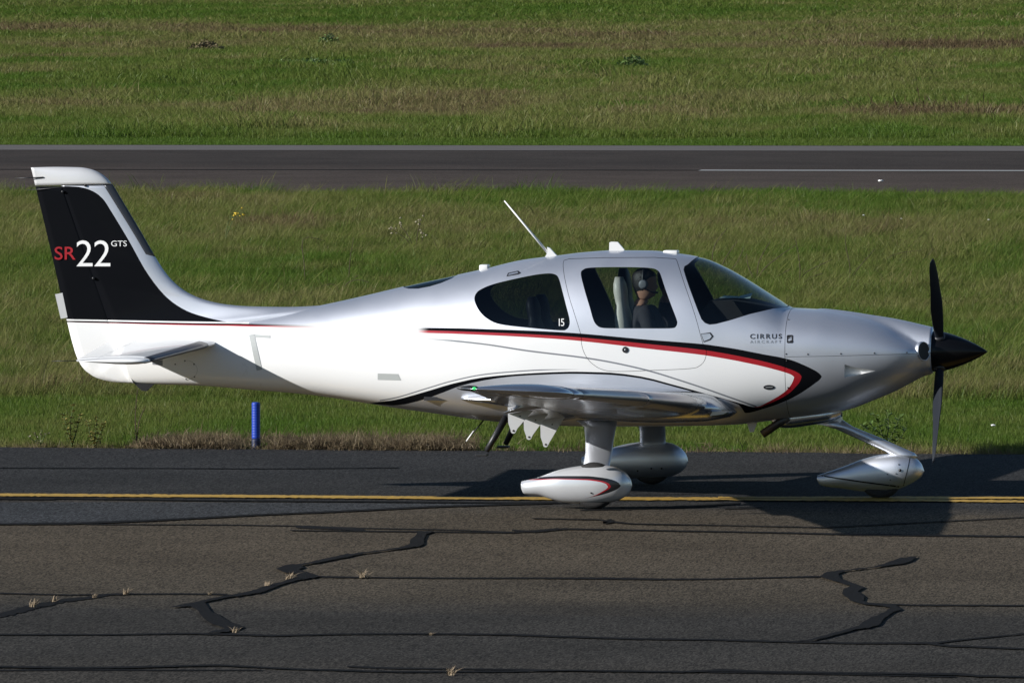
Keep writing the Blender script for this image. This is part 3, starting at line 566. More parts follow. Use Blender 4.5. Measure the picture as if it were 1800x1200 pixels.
# --- livery: stripes are traced on the skin as heights over the length of the body
def livery(metal_lining=True):
    m, nt, N, L, b = nodes_of('livery_paint')
    tc = N.new('ShaderNodeTexCoord'); sp = N.new('ShaderNodeSeparateXYZ'); L.new(tc.outputs['Object'], sp.inputs[0]); SX, SY, SZ = sp.outputs
    Z0, Z1 = 0.3, 3.0
    def val(s, sock):
        if isinstance(s, (int, float)): sock.default_value = s
        else: L.new(s, sock)
    def math_(op, a, c=None, clamp=False):
        n = N.new('ShaderNodeMath'); n.operation = op; n.use_clamp = clamp; val(a, n.inputs[0])
        if c is not None: val(c, n.inputs[1])
        return n.outputs[0]
    def rng_(a, f0, f1, t0, t1, smooth=False):
        n = N.new('ShaderNodeMapRange'); n.clamp = True
        if smooth: n.interpolation_type = 'SMOOTHSTEP'
        val(a, n.inputs[0]); n.inputs[1].default_value = f0; n.inputs[2].default_value = f1; n.inputs[3].default_value = t0; n.inputs[4].default_value = t1; return n.outputs[0]
    def curve(pts, k=46):
        xs = [p[0] for p in pts]; zs = [p[1] for p in pts]; fn = pchip(xs, zs); xa, xb = min(xs), max(xs)
        n = N.new('ShaderNodeFloatCurve'); c = n.mapping.curves[0]
        q = np.unique(np.concatenate([np.linspace(xa, xb, k), np.array(xs)])); q = q[np.concatenate([[True], np.diff(q) > .0008])]
        P = [((x - xa) / (xb - xa), (float(fn(x)) - Z0) / (Z1 - Z0)) for x in q]
        c.points[0].location = P[0]; c.points[1].location = P[-1]
        for p in P[1:-1]: c.points.new(*p)
        for p in c.points: p.handle_type = 'VECTOR'
        n.mapping.update(); L.new(rng_(SX, xa, xb, 0, 1), n.inputs['Value'])
        return math_('ADD', math_('MULTIPLY', n.outputs[0], Z1 - Z0), Z0)
    def band(pts, split):                                          # two tables, fine one near the nose
        P = sorted(sxz(*p) for p in pts); xs = split
        A = [p for p in P if p[0] <= xs + 1e-6]; B = [p for p in P if p[0] >= xs - 1e-6]
        fn = pchip([p[0] for p in P], [p[1] for p in P])
        if not A or A[-1][0] < xs: A.append((xs, float(fn(xs))))
        if not B or B[0][0] > xs: B.insert(0, (xs, float(fn(xs))))
        ca, cb = curve(A), curve(B, 70); g = math_('GREATER_THAN', SX, xs)
        return math_('ADD', math_('MULTIPLY', ca, math_('SUBTRACT', 1.0, g)), math_('MULTIPLY', cb, g))
    XS = sxz(1300, 640)[0]
    tail = [(112,563.9),(193,565.2),(300,566.8),(406,568.3),(480,569.8)]
    obu = band(tail + [(740,575.5),(780,576),(880,579),(980,583.3),(1150,597.8),(1237,604.8),(1290,612.5),(1342,622.5),(1377,629),(1395,634),(1412,641),(1426,647.5),(1436,653),(1442,658),(1444.6,661.5)], XS)
    rou = band([(112,566.6),(193,567.6),(300,569),(406,570.6),(480,572.3),(740,580.5),(780,581.5),(880,585),(980,590),(1150,605.6),(1237,615),(1290,624),(1342,635),(1370,642.5),(1388,648.5),(1400,653.5),(1406,657.5),(1409,661.5)], XS)
    riu = band([(112,566.6),(193,568.2),(300,570.6),(406,572.8),(480,574.6),(740,585),(780,586),(880,590),(980,595.7),(1150,614),(1237,624),(1290,633),(1342,644),(1365,650),(1382,655),(1392,659),(1396,662.5)], XS)
    B_lo = [(205,700),(500,720),(640,716),(656,710),(692,712.3),(735,704.8),(779,689.5),(808,678.5),(850,668.5),(900,661.5),(953,658.3),(1011,656.8),(1069,658.3),(1127,665),(1184,679.3),(1242,695),(1300,711.5)]
    B_up = [(205,700),(500,720),(636,716),(650,708.5),(692,703),(750,687.5),(794,674.5),(849,663),(896,658.3),(953,654.7),(1011,653),(1069,654.5),(1127,661.5),(1184,676),(1242,692),(1300,708.3),(1325,715)]
    def low(pts): # below the belly where the trace leaves the body
        return pts
    obl = band([p for p in B_lo] + [(1310,725.5),(1346,717),(1381,704.5),(1402,694),(1423,680.5),(1434,672.5),(1441,667),(1444.6,661.5)], XS)
    rol = band(B_up + [(1332,716),(1346,711.5),(1374,699),(1390,688.5),(1400,678),(1406,670.5),(1408.6,664),(1409,661.5)], XS)
    ril = band(B_up + [(1332,714.5),(1345,709),(1360,701),(1381,687),(1389,678),(1394,669),(1396,662.5)], XS)
    def inside(u, l, xm): return math_('MULTIPLY', math_('MULTIPLY', math_('LESS_THAN', SZ, u), math_('GREATER_THAN', SZ, l)), math_('LESS_THAN', SX, xm))
    in_b = inside(obu, obl, sxz(1444.6, 661.5)[0]); in_r = inside(rou, rol, sxz(1409, 661.5)[0]); in_w = inside(riu, ril, sxz(1396, 662.5)[0])
    # faded stretch of the stripe on the aft body
    xa, xb, xc, xd = sxz(430, 575)[0], sxz(620, 575)[0], sxz(725, 580)[0], sxz(755, 580)[0]
    fade = math_('MAXIMUM', rng_(SX, xa, xb, 1, 0, True), rng_(SX, xc, xd, 0, 1, True)); fade = math_('MAXIMUM', fade, math_('LESS_THAN', SZ, sxz(700, 640)[1]))
    # thin grey lines in the white field
    g1 = curve([sxz(*p) for p in [(735,594.5),(780,597.5),(849,604.5),(925,616),(1040,630.5),(1127,648),(1213,674),(1300,704),(1332,715)]])
    gx = math_('MULTIPLY', rng_(SX, sxz(735,595)[0], sxz(800,599)[0], 0, 1), math_('LESS_THAN', SX, sxz(1330, 714)[0]))
    gl1 = math_('MULTIPLY', math_('LESS_THAN', math_('ABSOLUTE', math_('SUBTRACT', SZ, g1)), .0065), gx)
    g2 = curve([sxz(*p) for p in [(660,705),(692,699.5),(750,682.5),(794,669.5),(849,658.2),(896,653.5),(953,650),(1011,649)]])
    gl2 = math_('MULTIPLY', math_('LESS_THAN', math_('ABSOLUTE', math_('SUBTRACT', SZ, g2)), .005), math_('MULTIPLY', rng_(SX, sxz(950,650)[0], sxz(1020,650)[0], 1, 0), math_('GREATER_THAN', SX, sxz(668, 704)[0])))
    # tail: black field, white hairline under it
    fb = curve([loc(p[0], p[1], -.05) for p in [(40,327.5),(110,327.5),(135,328.5),(152,332),(172,342),(183,353),(192,367),(225,421),(260,482),(290,520),(310,536),(335,549),(370,559),(410,567)]])
    hair = math_('ADD', obu, .0125)
    fin_black = math_('MULTIPLY', math_('MULTIPLY', math_('LESS_THAN', SZ, fb), math_('GREATER_THAN', SZ, hair)), math_('LESS_THAN', SX, loc(411, 567, -.05)[0]))
    fin_white = math_('MULTIPLY', math_('MULTIPLY', math_('LESS_THAN', SZ, hair), math_('GREATER_THAN', SZ, obu)), math_('LESS_THAN', SX, loc(440, 567, -.05)[0]))
    def mix(f, a, c):
        n = N.new('ShaderNodeMix'); n.data_type = 'RGBA'; val(f, n.inputs[0])
        for s, i in ((a, 6), (c, 7)):
            if isinstance(s, tuple): n.inputs[i].default_value = (*s, 1)
            else: L.new(s, n.inputs[i])
        return n.outputs[2]
    W = (.82, .82, .81); K = (.005, .0055, .007); RD = (.36, .012, .02)
    kw = mix(fade, W, K); rw = mix(fade, W, RD)
    col = mix(in_b, SILVER, kw); col = mix(in_r, col, rw); col = mix(in_w, col, W)
    gl = math_('MULTIPLY', math_('MAXIMUM', gl1, gl2), in_w); col = mix(gl, col, (.2, .21, .23))
    col = mix(fin_white, col, W); col = mix(fin_black, col, K)
    met = math_('SUBTRACT', 1.0, math_('MAXIMUM', math_('MAXIMUM', in_b, fin_white), fin_black), True)
    # cabin lining behind the skin
    L.new(col, b.inputs['Base Color']); L.new(math_('MULTIPLY', met, .86), b.inputs['Metallic'])
    nz = N.new('ShaderNodeTexNoise'); nz.inputs['Scale'].default_value = 2.5; nz.inputs['Detail'].default_value = 7; L.new(tc.outputs['Object'], nz.inputs['Vector'])
    L.new(math_('ADD', rng_(nz.outputs[0], .3, .7, .27, .33), math_('MULTIPLY', met, .20)), b.inputs['Roughness']); setp(b, coatr=.06); kf = math_('MAXIMUM', fin_black, math_('MULTIPLY', in_b, math_('SUBTRACT', 1.0, in_r)))
    L.new(rng_(kf, 0, 1, .5, .035), b.inputs['Specular IOR Level']); L.new(rng_(kf, 0, 1, .6, .025), b.inputs['Coat Weight'])
    return m
M['livery'] = livery()

def paint_skin(me):
    """slot 0 livery on the outer skin, slot 1 cabin lining inside and on cut edges"""
    me.materials.clear(); me.materials.append(M['livery']); me.materials.append(M['cabin']); skin_normals(me)
    for p in me.polygons:
        n, d = surf_normal(p.center); p.material_index = 0 if (d < .004 and n.dot(p.normal) > .3) else 1
    return me
def skin_part(name, me, parent=None):
    o = bpy.data.objects.new(name, paint_skin(me)); return link(o, parent or PL)
fuselage = skin_part('fuselage', fus)
cabin_door = skin_part('cabin_door', door)
upper_cowl = skin_part('engine_cowl', cowl_u); upper_cowl['label'] = 'silver upper engine cowl'
lower_cowl = skin_part('engine_cowl', cowl_l); lower_cowl['label'] = 'silver lower engine cowl with black and red stripe'
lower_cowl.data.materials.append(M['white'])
for o in (lower_cowl,):                                            # white puts sunlit brightness into the silver scoop floor's colour
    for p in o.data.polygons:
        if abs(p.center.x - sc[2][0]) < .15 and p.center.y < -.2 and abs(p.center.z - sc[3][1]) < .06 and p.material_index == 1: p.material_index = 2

def pane(name, poly, y0, y1, parent, mat='glass'):
    me = boolean(glass_shell.copy(), [('INTERSECT', prism('c', grow(poly, -.002), y0, y1))])
    me.polygons.foreach_set('use_smooth', [True] * len(me.polygons))
    vn = [surf_normal(v.co)[0] for v in me.vertices]; out = [None] * len(me.loops)
    for p in me.polygons:
        for li in p.loop_indices:
            n = vn[me.loops[li].vertex_index]; d = n.dot(p.normal); out[li] = n if d > .6 else (-n if d < -.6 else p.normal.copy())
    me.normals_split_custom_set(out)
    o = bpy.data.objects.new(name, me); me.materials.clear(); me.materials.append(M[mat]); return link(o, parent)
for y0, y1 in ((-1.2, 0), (0, 1.2)):
    pane('side_window', win_rear, y0, y1, fuselage, 'glass_dark')
pane('window', win_door, -1.2, 0, cabin_door); pane('side_window', win_door, 0, 1.2, fuselage)
pane('windshield', win_front, -1.2, 1.2, fuselage); pane('rear_roof_window', win_top, -1.2, 1.2, fuselage, 'glass_dark')

# --- fin and rudder
def pl(px, py): x, z = loc(px, py, 0); return np.array([x, z])
def naca(t): return 5 * (.2969 * np.sqrt(t) - .126 * t - .3516 * t**2 + .2843 * t**3 - .1036 * t**4)
def spline2(pts, n):
    P = np.array(pts, float); d = np.concatenate([[0], np.cumsum(np.linalg.norm(np.diff(P, axis=0), axis=1))])
    fx, fy = pchip(d, P[:, 0]), pchip(d, P[:, 1]); t = np.linspace(0, d[-1], n); return np.stack([fx(t), fy(t)], 1)
fin_le = spline2([pl(*p) for p in [(600,533),(570,536.5),(500,539.5),(440,538.5),(400,535.5),(365,528.5),(335,517),(310,500),(290,478),(275,455),(250,412),(222,365),(197,323.5)]], 60)
hinge = [(219,648),(206,606),(160,473),(109,327)]
fin_te = spline2([pl(*p) for p in [(216,640),(206,606),(190,560),(160,473),(108.5,324.5)]], 60)
fin_te = np.stack([np.interp(np.linspace(0, 1, 60) ** 1.0, np.linspace(0, 1, 60), fin_te[:, k]) for k in (0, 1)], 1)
def rud_te_x(z): q = [pl(*p) for p in [(54,294),(118,567),(131,622),(146,649)]]; return float(np.interp(-z, [-a[1] for a in q], [a[0] for a in q]))
def body_top(x): return float(zt_f(x))
def foil_rows(le, te, full_te, thick, u1=1.0, n=22, flare=0.0):
    rings = []
    for i in range(len(le)):
        A, B, C_ = le[i], te[i], full_te[i]; ch = np.linalg.norm(C_ - A); ring_u, ring_l = [], []
        frac = np.linalg.norm(B - A) / ch
        for k in range(n + 1):
            u = (1 - math.cos(math.pi * k / n / 2)) if k < n else 1.0
            p = A + (B - A) * u; yy = thick[i] * float(naca(u * frac)) * ch + .0015
            if flare: 
                dz = max(0.0, p[1] - body_top(p[0])); yy += min(flare, .5 * float(hw_f(p[0]))) * math.exp(-dz / .055) * math.sqrt(min(1, u * 6))
            ring_u.append((p[0], yy, p[1])); ring_l.append((p[0], -yy, p[1]))
        rings.append(ring_u + ring_l[::-1][0:-1] if False else ring_u + ring_l[::-1])
    return rings
full = np.stack([np.array([rud_te_x(b[1]), b[1]]) for b in fin_te])
fin_t = np.interp(np.linspace(0, 1, 60), [0, .45, .65, 1], [.05, .055, .095, .09])
fin = obj('vertical_stabilizer', loft('fin', foil_rows(fin_le, fin_te, full, fin_t, flare=.045)), M['livery'], PL)
# rudder
rh = spline2([pl(*p) for p in [(235,671),(219,640),(209,607),(163,473),(113,327.5)]], 46) 
rt = []
zs_top = pl(63, 328)
te_line = spline2([pl(*p) for p in [(232,673.2),(200,671),(172,664.5),(150,651),(138,634),(130,612),(118.5,567),(90,443),(62.5,328)]], 60)
rt = te_line[np.linspace(0, 59, 46).round().astype(int)]
bot = np.linspace(0, 1, 46); rings = []
hz = spline2([pl(*p) for p in [(236,672.8),(231,662),(219,640),(207.6,607),(161.6,473),(110.2,328)]], 46)
for i in range(46):
    A, B = hz[i], rt[i]; ring = []; ch = np.linalg.norm(B - A); t0 = np.interp(i / 45, [0, .2, 1], [.035, .045, .035])
    fi = int(np.argmin(np.abs(fin_te[:, 1] - A[1]))); fl = fin_le[fi]; fch = np.linalg.norm(full[fi] - fl); fm = fin_t[fi] * float(naca(np.linalg.norm(fin_te[fi] - fl) / fch)) * fch
    if A[1] > fin_te[4][1]: t0 = fm + .0012
    for u in (0, .006, .015, .03, .08, .2, .4, .6, .8, 1.0):
        p = A + (B - A) * u; ring.append((p[0], t0 * (1 - u) ** .95 * math.sqrt(min(1, u / .03 + .12)) + .0018, p[1]))
    rings.append(ring + [(a, -b, c) for (a, b, c) in ring[::-1]])
rudder = obj('rudder', loft('rudder', rings), M['livery'], PL)
# mass-balance cap across the top of the fin
cap_top = spline2([pl(*p) for p in [(54.5,294.5),(100,293.5),(140,294.2),(160,297.5),(178,305.5),(190,315.5),(195.5,322.5)]], 30)
cap_bot = np.stack([np.linspace(pl(62, 326)[0], pl(195.8, 322.7)[0], 30), np.linspace(pl(62, 326)[1], pl(195.8, 322.7)[1], 30)], 1)
rings = []
for i in range(30):
    A, B = cap_bot[i], cap_top[i]; u = i / 29; th_ = .042 * math.sin(math.pi * min(1, (1 - u) * .5 + .0) ) if False else .046 * float(naca(1 - u * .999)) * 2.0 + .002
    ring = []
    for k in range(8):
        v = k / 7; p = A + (B - A) * v; ring.append((p[0], th_ * math.sqrt(max(0, 1 - v ** 3)) + .0008, p[1]))
    rings.append(ring + [(a, -b, c) for (a, b, c) in ring[::-1]])
obj('balance_cap', loft('cap', rings), M['cap'], rudder)
# de-icing strip along the fin's leading edge
i0 = int(np.argmin(np.abs(fin_le[:, 1] - pl(274, 454)[1]))); rings = []
for i in range(i0, 60):
    A = fin_le[i]; t = (fin_te[i] - A) / np.linalg.norm(fin_te[i] - A); ch = np.linalg.norm(full[i] - A); ring = []
    for k in range(7):
        u = (k / 6) ** 2 * .074 / ch; p = A + t * (u * ch - .0025); ring.append((p[0], fin_t[i] * float(naca(u)) * ch + .0035, p[1]))
    rings.append(ring + [(a, -b, c) for (a, b, c) in ring[::-1]])
obj('deicing_strip', loft('strip', rings), M['deice'], fin)
# trim tab, wicks, tie-down, hinge caps
q = [loc(*p, 0) for p in [(97,517),(110,514.5),(119,558),(107,560)]]
obj('trim_tab', prism('tab', q, -.006, .006), M['cap'], rudder, False)
for (a, b_) in (((76,312),(24,313.5)), ((150,326),(47,334.5))):
    A, B = loc(*a, -.03), loc(*b_, -.03); obj('static_wick', tube('wick', [(A[0], -.02, A[1]), (B[0], -.02, B[1])], [.006, .002], 6), M['blackmatt'], rudder)
for p in ((150,326),(110,337),(164,489)):
    x, z = loc(*p, -.035); obj('hinge_cap', lathe('hc', [(-.006, .009), (.006, .013), (.012, .009)], 12, 'y', (x, -.038, z)), M['blackmatt'], fin)
q = [loc(*p, 0) for p in [(236,673),(272,674),(266,680),(258,687),(250,686),(243,680)]]
obj('tie_down', prism('td', q, -.02, .02), M['blackmatt'], PL, False)

# --- tailplane and elevators
def wing_ring(le, te, z, yy, thick, n=26, ua=0.0, ub=1.0, dz=0.0, camber=0.0, incl=0.0):
    up, lo = [], []
    for k in range(n + 1):
        u = ua + (ub - ua) * ((1 - math.cos(math.pi * k / n)) / 2); ch = le - te
        t = thick * ch * float(naca(u)); cm = camber * ch * 4 * u * (1 - u)
        x = le - ch * u; zz = z + cm + incl * ch * (.3 - u)
        up.append((x, yy, zz + t + .001)); lo.append((x, yy, zz - t - .001))
    return up + lo[::-1]
zs_ = lambda y: float(np.interp(y, [.15, 1.95], [1.243, 1.178]))
for s in (-1, 1):
    ys = np.linspace(.02, 1.86, 16); leX = lambda y: np.interp(y, [.15, 1.95], [-3.40, -3.63]); teX = lambda y: np.interp(y, [.15, 1.95], [-4.32, -4.22])
    rings = [wing_ring(leX(y), teX(y), zs_(y), s * y, .095, ub=.70) for y in ys]
    hs = obj('horizontal_stabilizer', loft('hs', rings), M['white'], PL)
    ye = [.17] + list(np.linspace(.2, 1.86, 10))
    el = obj('elevator', loft('el', [wing_ring(leX(y), teX(y), zs_(y), s * y, .088, ua=.712) for y in ye]), M['white'], hs)
    rings = []
    for v in np.linspace(0, 1, 7):
        y = 1.868 + .085 * v; k_ = math.sqrt(max(.02, 1 - v * v * .96)); a, b_ = leX(y), teX(y); mid = b_ + (a - b_) * .42
        rings.append(wing_ring(mid + (a - mid) * (.6 + .4 * k_), b_ + .02 * v, zs_(y), s * y, .095 * k_))
    obj('stabilizer_tip', loft('tip', rings), M['white'], hs)
    rings = []
    for y in np.linspace(.35, 1.84, 12):                           # polished leading edge
        a, ch = leX(y), leX(y) - teX(y); up, lo = [], []
        for k in range(7):
            u = (k / 6) ** 2 * .09; t = .095 * ch * float(naca(u)) + .0035; up.append((a - u * ch + .0025, s * y, zs_(y) + t)); lo.append((a - u * ch + .0025, s * y, zs_(y) - t))
        rings.append(up + lo[::-1])
    obj('deicing_strip', loft('ds', rings), M['deice'], hs)
    obj('static_wick', tube('w', [(-4.20, s * 1.9, 1.18), (-4.42, s * 1.9, 1.175)], [.004, .002], 6), M['blackmatt'], el)

# --- wing
WY = [.0, .55, 2.9, 2.96, 5.35, 5.62]; 
def wLE(y): return float(np.interp(y, [.0, .55, 2.90, 2.93, 5.6], [.80, .79, .60, .625, .41]))
def wTE(y): return float(np.interp(y, [.55, 5.6], [-.60, -.40]))
def wZ(y): return .757 + math.tan(R(4.45)) * max(0, y - .55)
def wI(y): return float(np.interp(y, [.5, 3.25, 5.6], [.075, .062, -.03]))
def wT(y): return float(np.interp(y, [.5, 5.6], [.155, .125]))
def wR(y, s, **k): return wing_ring(wLE(y), wTE(y), wZ(y), s * y, wT(y), camber=.018, incl=wI(y), **k)
FL0, FL1, AIL1, HU = .78, 3.25, 5.25, .74
for s in (-1, 1):
    spans = [(.30, FL0), (FL0, FL1), (FL1, AIL1), (AIL1, 5.52)]
    wing = obj('wing', loft('w', [wR(y, s, ub=HU) for y in list(np.linspace(.30, 2.90, 14)) + list(np.linspace(2.93, 5.52, 14))]), M['silver_gloss'], PL)
    def rear(name, ya, yb, defl, mat):
        rg = []
        for y in np.linspace(ya, yb, 8):
            r_ = wR(y, s, ua=HU + .008); hx = wLE(y) - (wLE(y) - wTE(y)) * HU; hz_ = wZ(y) - .06 * 1.0 if defl else wZ(y); d = R(defl)
            rg.append([(hx + (x - hx) * math.cos(d) + (z - hz_) * math.sin(d) * -1 * -1 if False else hx + (x - hx) * math.cos(d) - (z - hz_) * math.sin(d), yy, hz_ + (x - hx) * math.sin(d) + (z - hz_) * math.cos(d)) for (x, yy, z) in r_])
        return obj(name, loft(name, rg), mat, wing)
    rear('trailing_edge', .30, FL0 - .004, 0, M['silver_gloss']); flap = rear('flap', FL0, FL1 - .004, 11, M['silver_gloss']); rear('aileron', FL1, AIL1 - .004, 0, M['silver_gloss']); rear('trailing_edge', AIL1, 5.52, 0, M['silver_gloss'])
    rings = []
    for v in np.linspace(0, 1, 12):                                # rounded tip, swept aft
        y = 5.522 + .30 * v; k_ = math.sqrt(max(0.0015, 1 - v ** 2.2)); le = .415 - .05 * v - .24 * v ** 4; te = -.40 - .05 * v
        rings.append(wing_ring(le, te, wZ(y) + .012 * v, s * y, wT(y) * k_, camber=.018 * k_, incl=-.03))
    tip = obj('wing_tip', loft('wt', rings), M['silver_gloss'], wing)
    nx, ny, nz_ = -.33, s * 5.80, wZ(5.8) + .012 + .03 * .45
    obj('navigation_light', lathe('nl', [(-.016, .003), (-.012, .009), (.0, .012), (.012, .009), (.016, .003)], 12, 'x', (nx + .02, ny + s * .014, nz_)), M['green_lamp'] if s < 0 else M['red'], tip)
    obj('lamp_cover', lathe('lc', [(-.10, .004), (-.06, .016), (.0, .022), (.05, .018), (.075, .004)], 16, 'x', (nx - .02, ny - s * .006, nz_)), M['blackmatt'], tip)
    obj('strobe_light', lathe('sl', [(-.02, .004), (0, .014), (.02, .004)], 12, 'x', (nx - .05, ny + s * .010, nz_)), M['lens'], tip)
    # de-icing panels on the leading edge, inboard and outboard
    for (ya, yb) in ((1.05, 2.86), (2.98, 5.2)):
        rg = []
        for y in np.linspace(ya, yb, 10):
            a, ch = wLE(y), wLE(y) - wTE(y); up, lo = [], []
            for k in range(8):
                u = (k / 7) ** 2 * .075; t = wT(y) * ch * float(naca(u)) + .0032; cm = .018 * ch * 4 * u * (1 - u); zz = wZ(y) + cm + wI(y) * ch * (.3 - u)
                up.append((a - u * ch + .0022, s * y, zz + t)); lo.append((a - u * ch + .0022, s * y, zz - t))
            rg.append(up + lo[::-1])
        obj('deicing_strip', loft('ds', rg), M['metal'], wing)
    # flap hinge plates
    for yv, hp_x, hp_z in ((1.2, -.474, .493), (2.05, -.478, .602), (2.9, -.470, .701)):
        zz = wZ(yv) - .05; k_ = zz - hp_z; r_ = .021
        q = [(hp_x + .20, zz + .02), (hp_x - .045, zz), (hp_x - .040, hp_z + .06), (hp_x - r_, hp_z + .006)] + [(hp_x + r_ * math.cos(t), hp_z + r_ * math.sin(t)) for t in np.linspace(math.pi * 1.05, math.pi * 1.9, 7)] + [(hp_x + r_ + .012, hp_z + .02), (hp_x + .135, hp_z + k_ * .72)]
        hp = obj('flap_hinge', prism('fh', q, s * yv - .006, s * yv + .006), M['cap'], wing, False)
        obj('bolt', lathe('bolt', [(-.011, .008), (.011, .008)], 10, 'y', (hp_x, s * yv, hp_z + .002)), M['darkmetal'], hp)
        obj('bolt', lathe('bolt', [(-.011, .006), (.011, .006)], 10, 'y', (hp_x + .055, s * yv, hp_z + k_ * .62)), M['darkmetal'], hp)
    # wing root fairing
    fx = np.linspace(X(806, 712, -.6), X(1292, 725, -.55), 40); rg = []
    zf = pchip([fx[0], fx[0] + .5, -.5, .2, .8, fx[-1]], [.82, .82, .80, .79, .77, .73]); hf = pchip([fx[0], fx[0] + .25, -.5, .25, .72, fx[-1] - .06, fx[-1]], [.012, .045, .115, .15, .125, .06, .012])
    wf = pchip([fx[0], fx[0] + .3, -.4, .3, .8, fx[-1]], [.10, .20, .33, .36, .27, .06])
    for x in fx:
        ring = []
        for k in range(36):
            a = 2 * math.pi * k / 36; base = abs(skin_y(x, float(zf(x))))
            ring.append((x, s * (base - .06 + (float(wf(x))) * math.cos(a) * (1 if math.cos(a) > 0 else .3)), float(zf(x)) + (float(zf(x)) - .775) * 0 + float(hf(x)) * math.sin(a) + .0787 * 0))
        rg.append(ring)
    obj('wing_root_fairing', loft('wf', rg), M['silver_gloss'], PL)
    # leading edge vane at the root
    x1, z1 = loc(1250, 730, -.62); x2, z2 = loc(1283, 724, -.6)
    obj('root_vane', prism('v', [(x1, z1), (x1 + .02, z1 + .035), (x2, z2 + .01), (x2 - .04, z2 - .012)], s * .60, s * .70), M['metal'], PL, False)

# --- undercarriage
def side_loft(name, top, bot, hw, y0, n=40, m=28, nn=2.2):
    T = [loc(*p, y0) for p in top]; B = [loc(*p, y0) for p in bot]
    ft, fb_ = pchip([p[0] for p in T], [p[1] for p in T]), pchip([p[0] for p in B], [p[1] for p in B])
    xa, xb = max(min(p[0] for p in T), min(p[0] for p in B)), min(max(p[0] for p in T), max(p[0] for p in B))
    wf_ = pchip([xa + (xb - xa) * t for t, _ in hw], [v for _, v in hw]); rings = []
    for i in range(n + 1):
        t = i / n; t = (1 - math.cos(math.pi * t)) / 2 if True else t; x = xa + (xb - xa) * t; zt, zb = float(ft(x)), float(fb_(x)); c, h = (zt + zb) / 2, max(.0008, (zt - zb) / 2); ww = max(.0008, float(wf_(x)))
        ring = []
        for k in range(m):
            a = 2 * math.pi * k / m; ca, sa = math.cos(a), math.sin(a)
            ring.append((x, ww * math.copysign(abs(ca) ** (2 / nn), ca), c + h * math.copysign(abs(sa) ** (2 / nn), sa)))
        rings.append(ring)
    return loft(name, rings)
pod_top = [(917,845.5),(942,839.5),(982,825.5),(1005,820.5),(1030,817.5),(1060,817),(1078,819.5),(1094,826.5),(1104,835.5),(1109.5,845),(1111.2,853)]
pod_bot = [(917,860),(921,867.5),(948,870.5),(971,877.5),(988,882),(1008,884.5),(1040,885.5),(1062,884.5),(1082,880.5),(1098,873),(1107,864),(1111.2,853.5)]
pod_w = [(0, .035), (.15, .07), (.4, .115), (.68, .135), (.85, .115), (.95, .07), (1, .004)]
pod_me = side_loft('pod', pod_top, pod_bot, pod_w, -1.64)
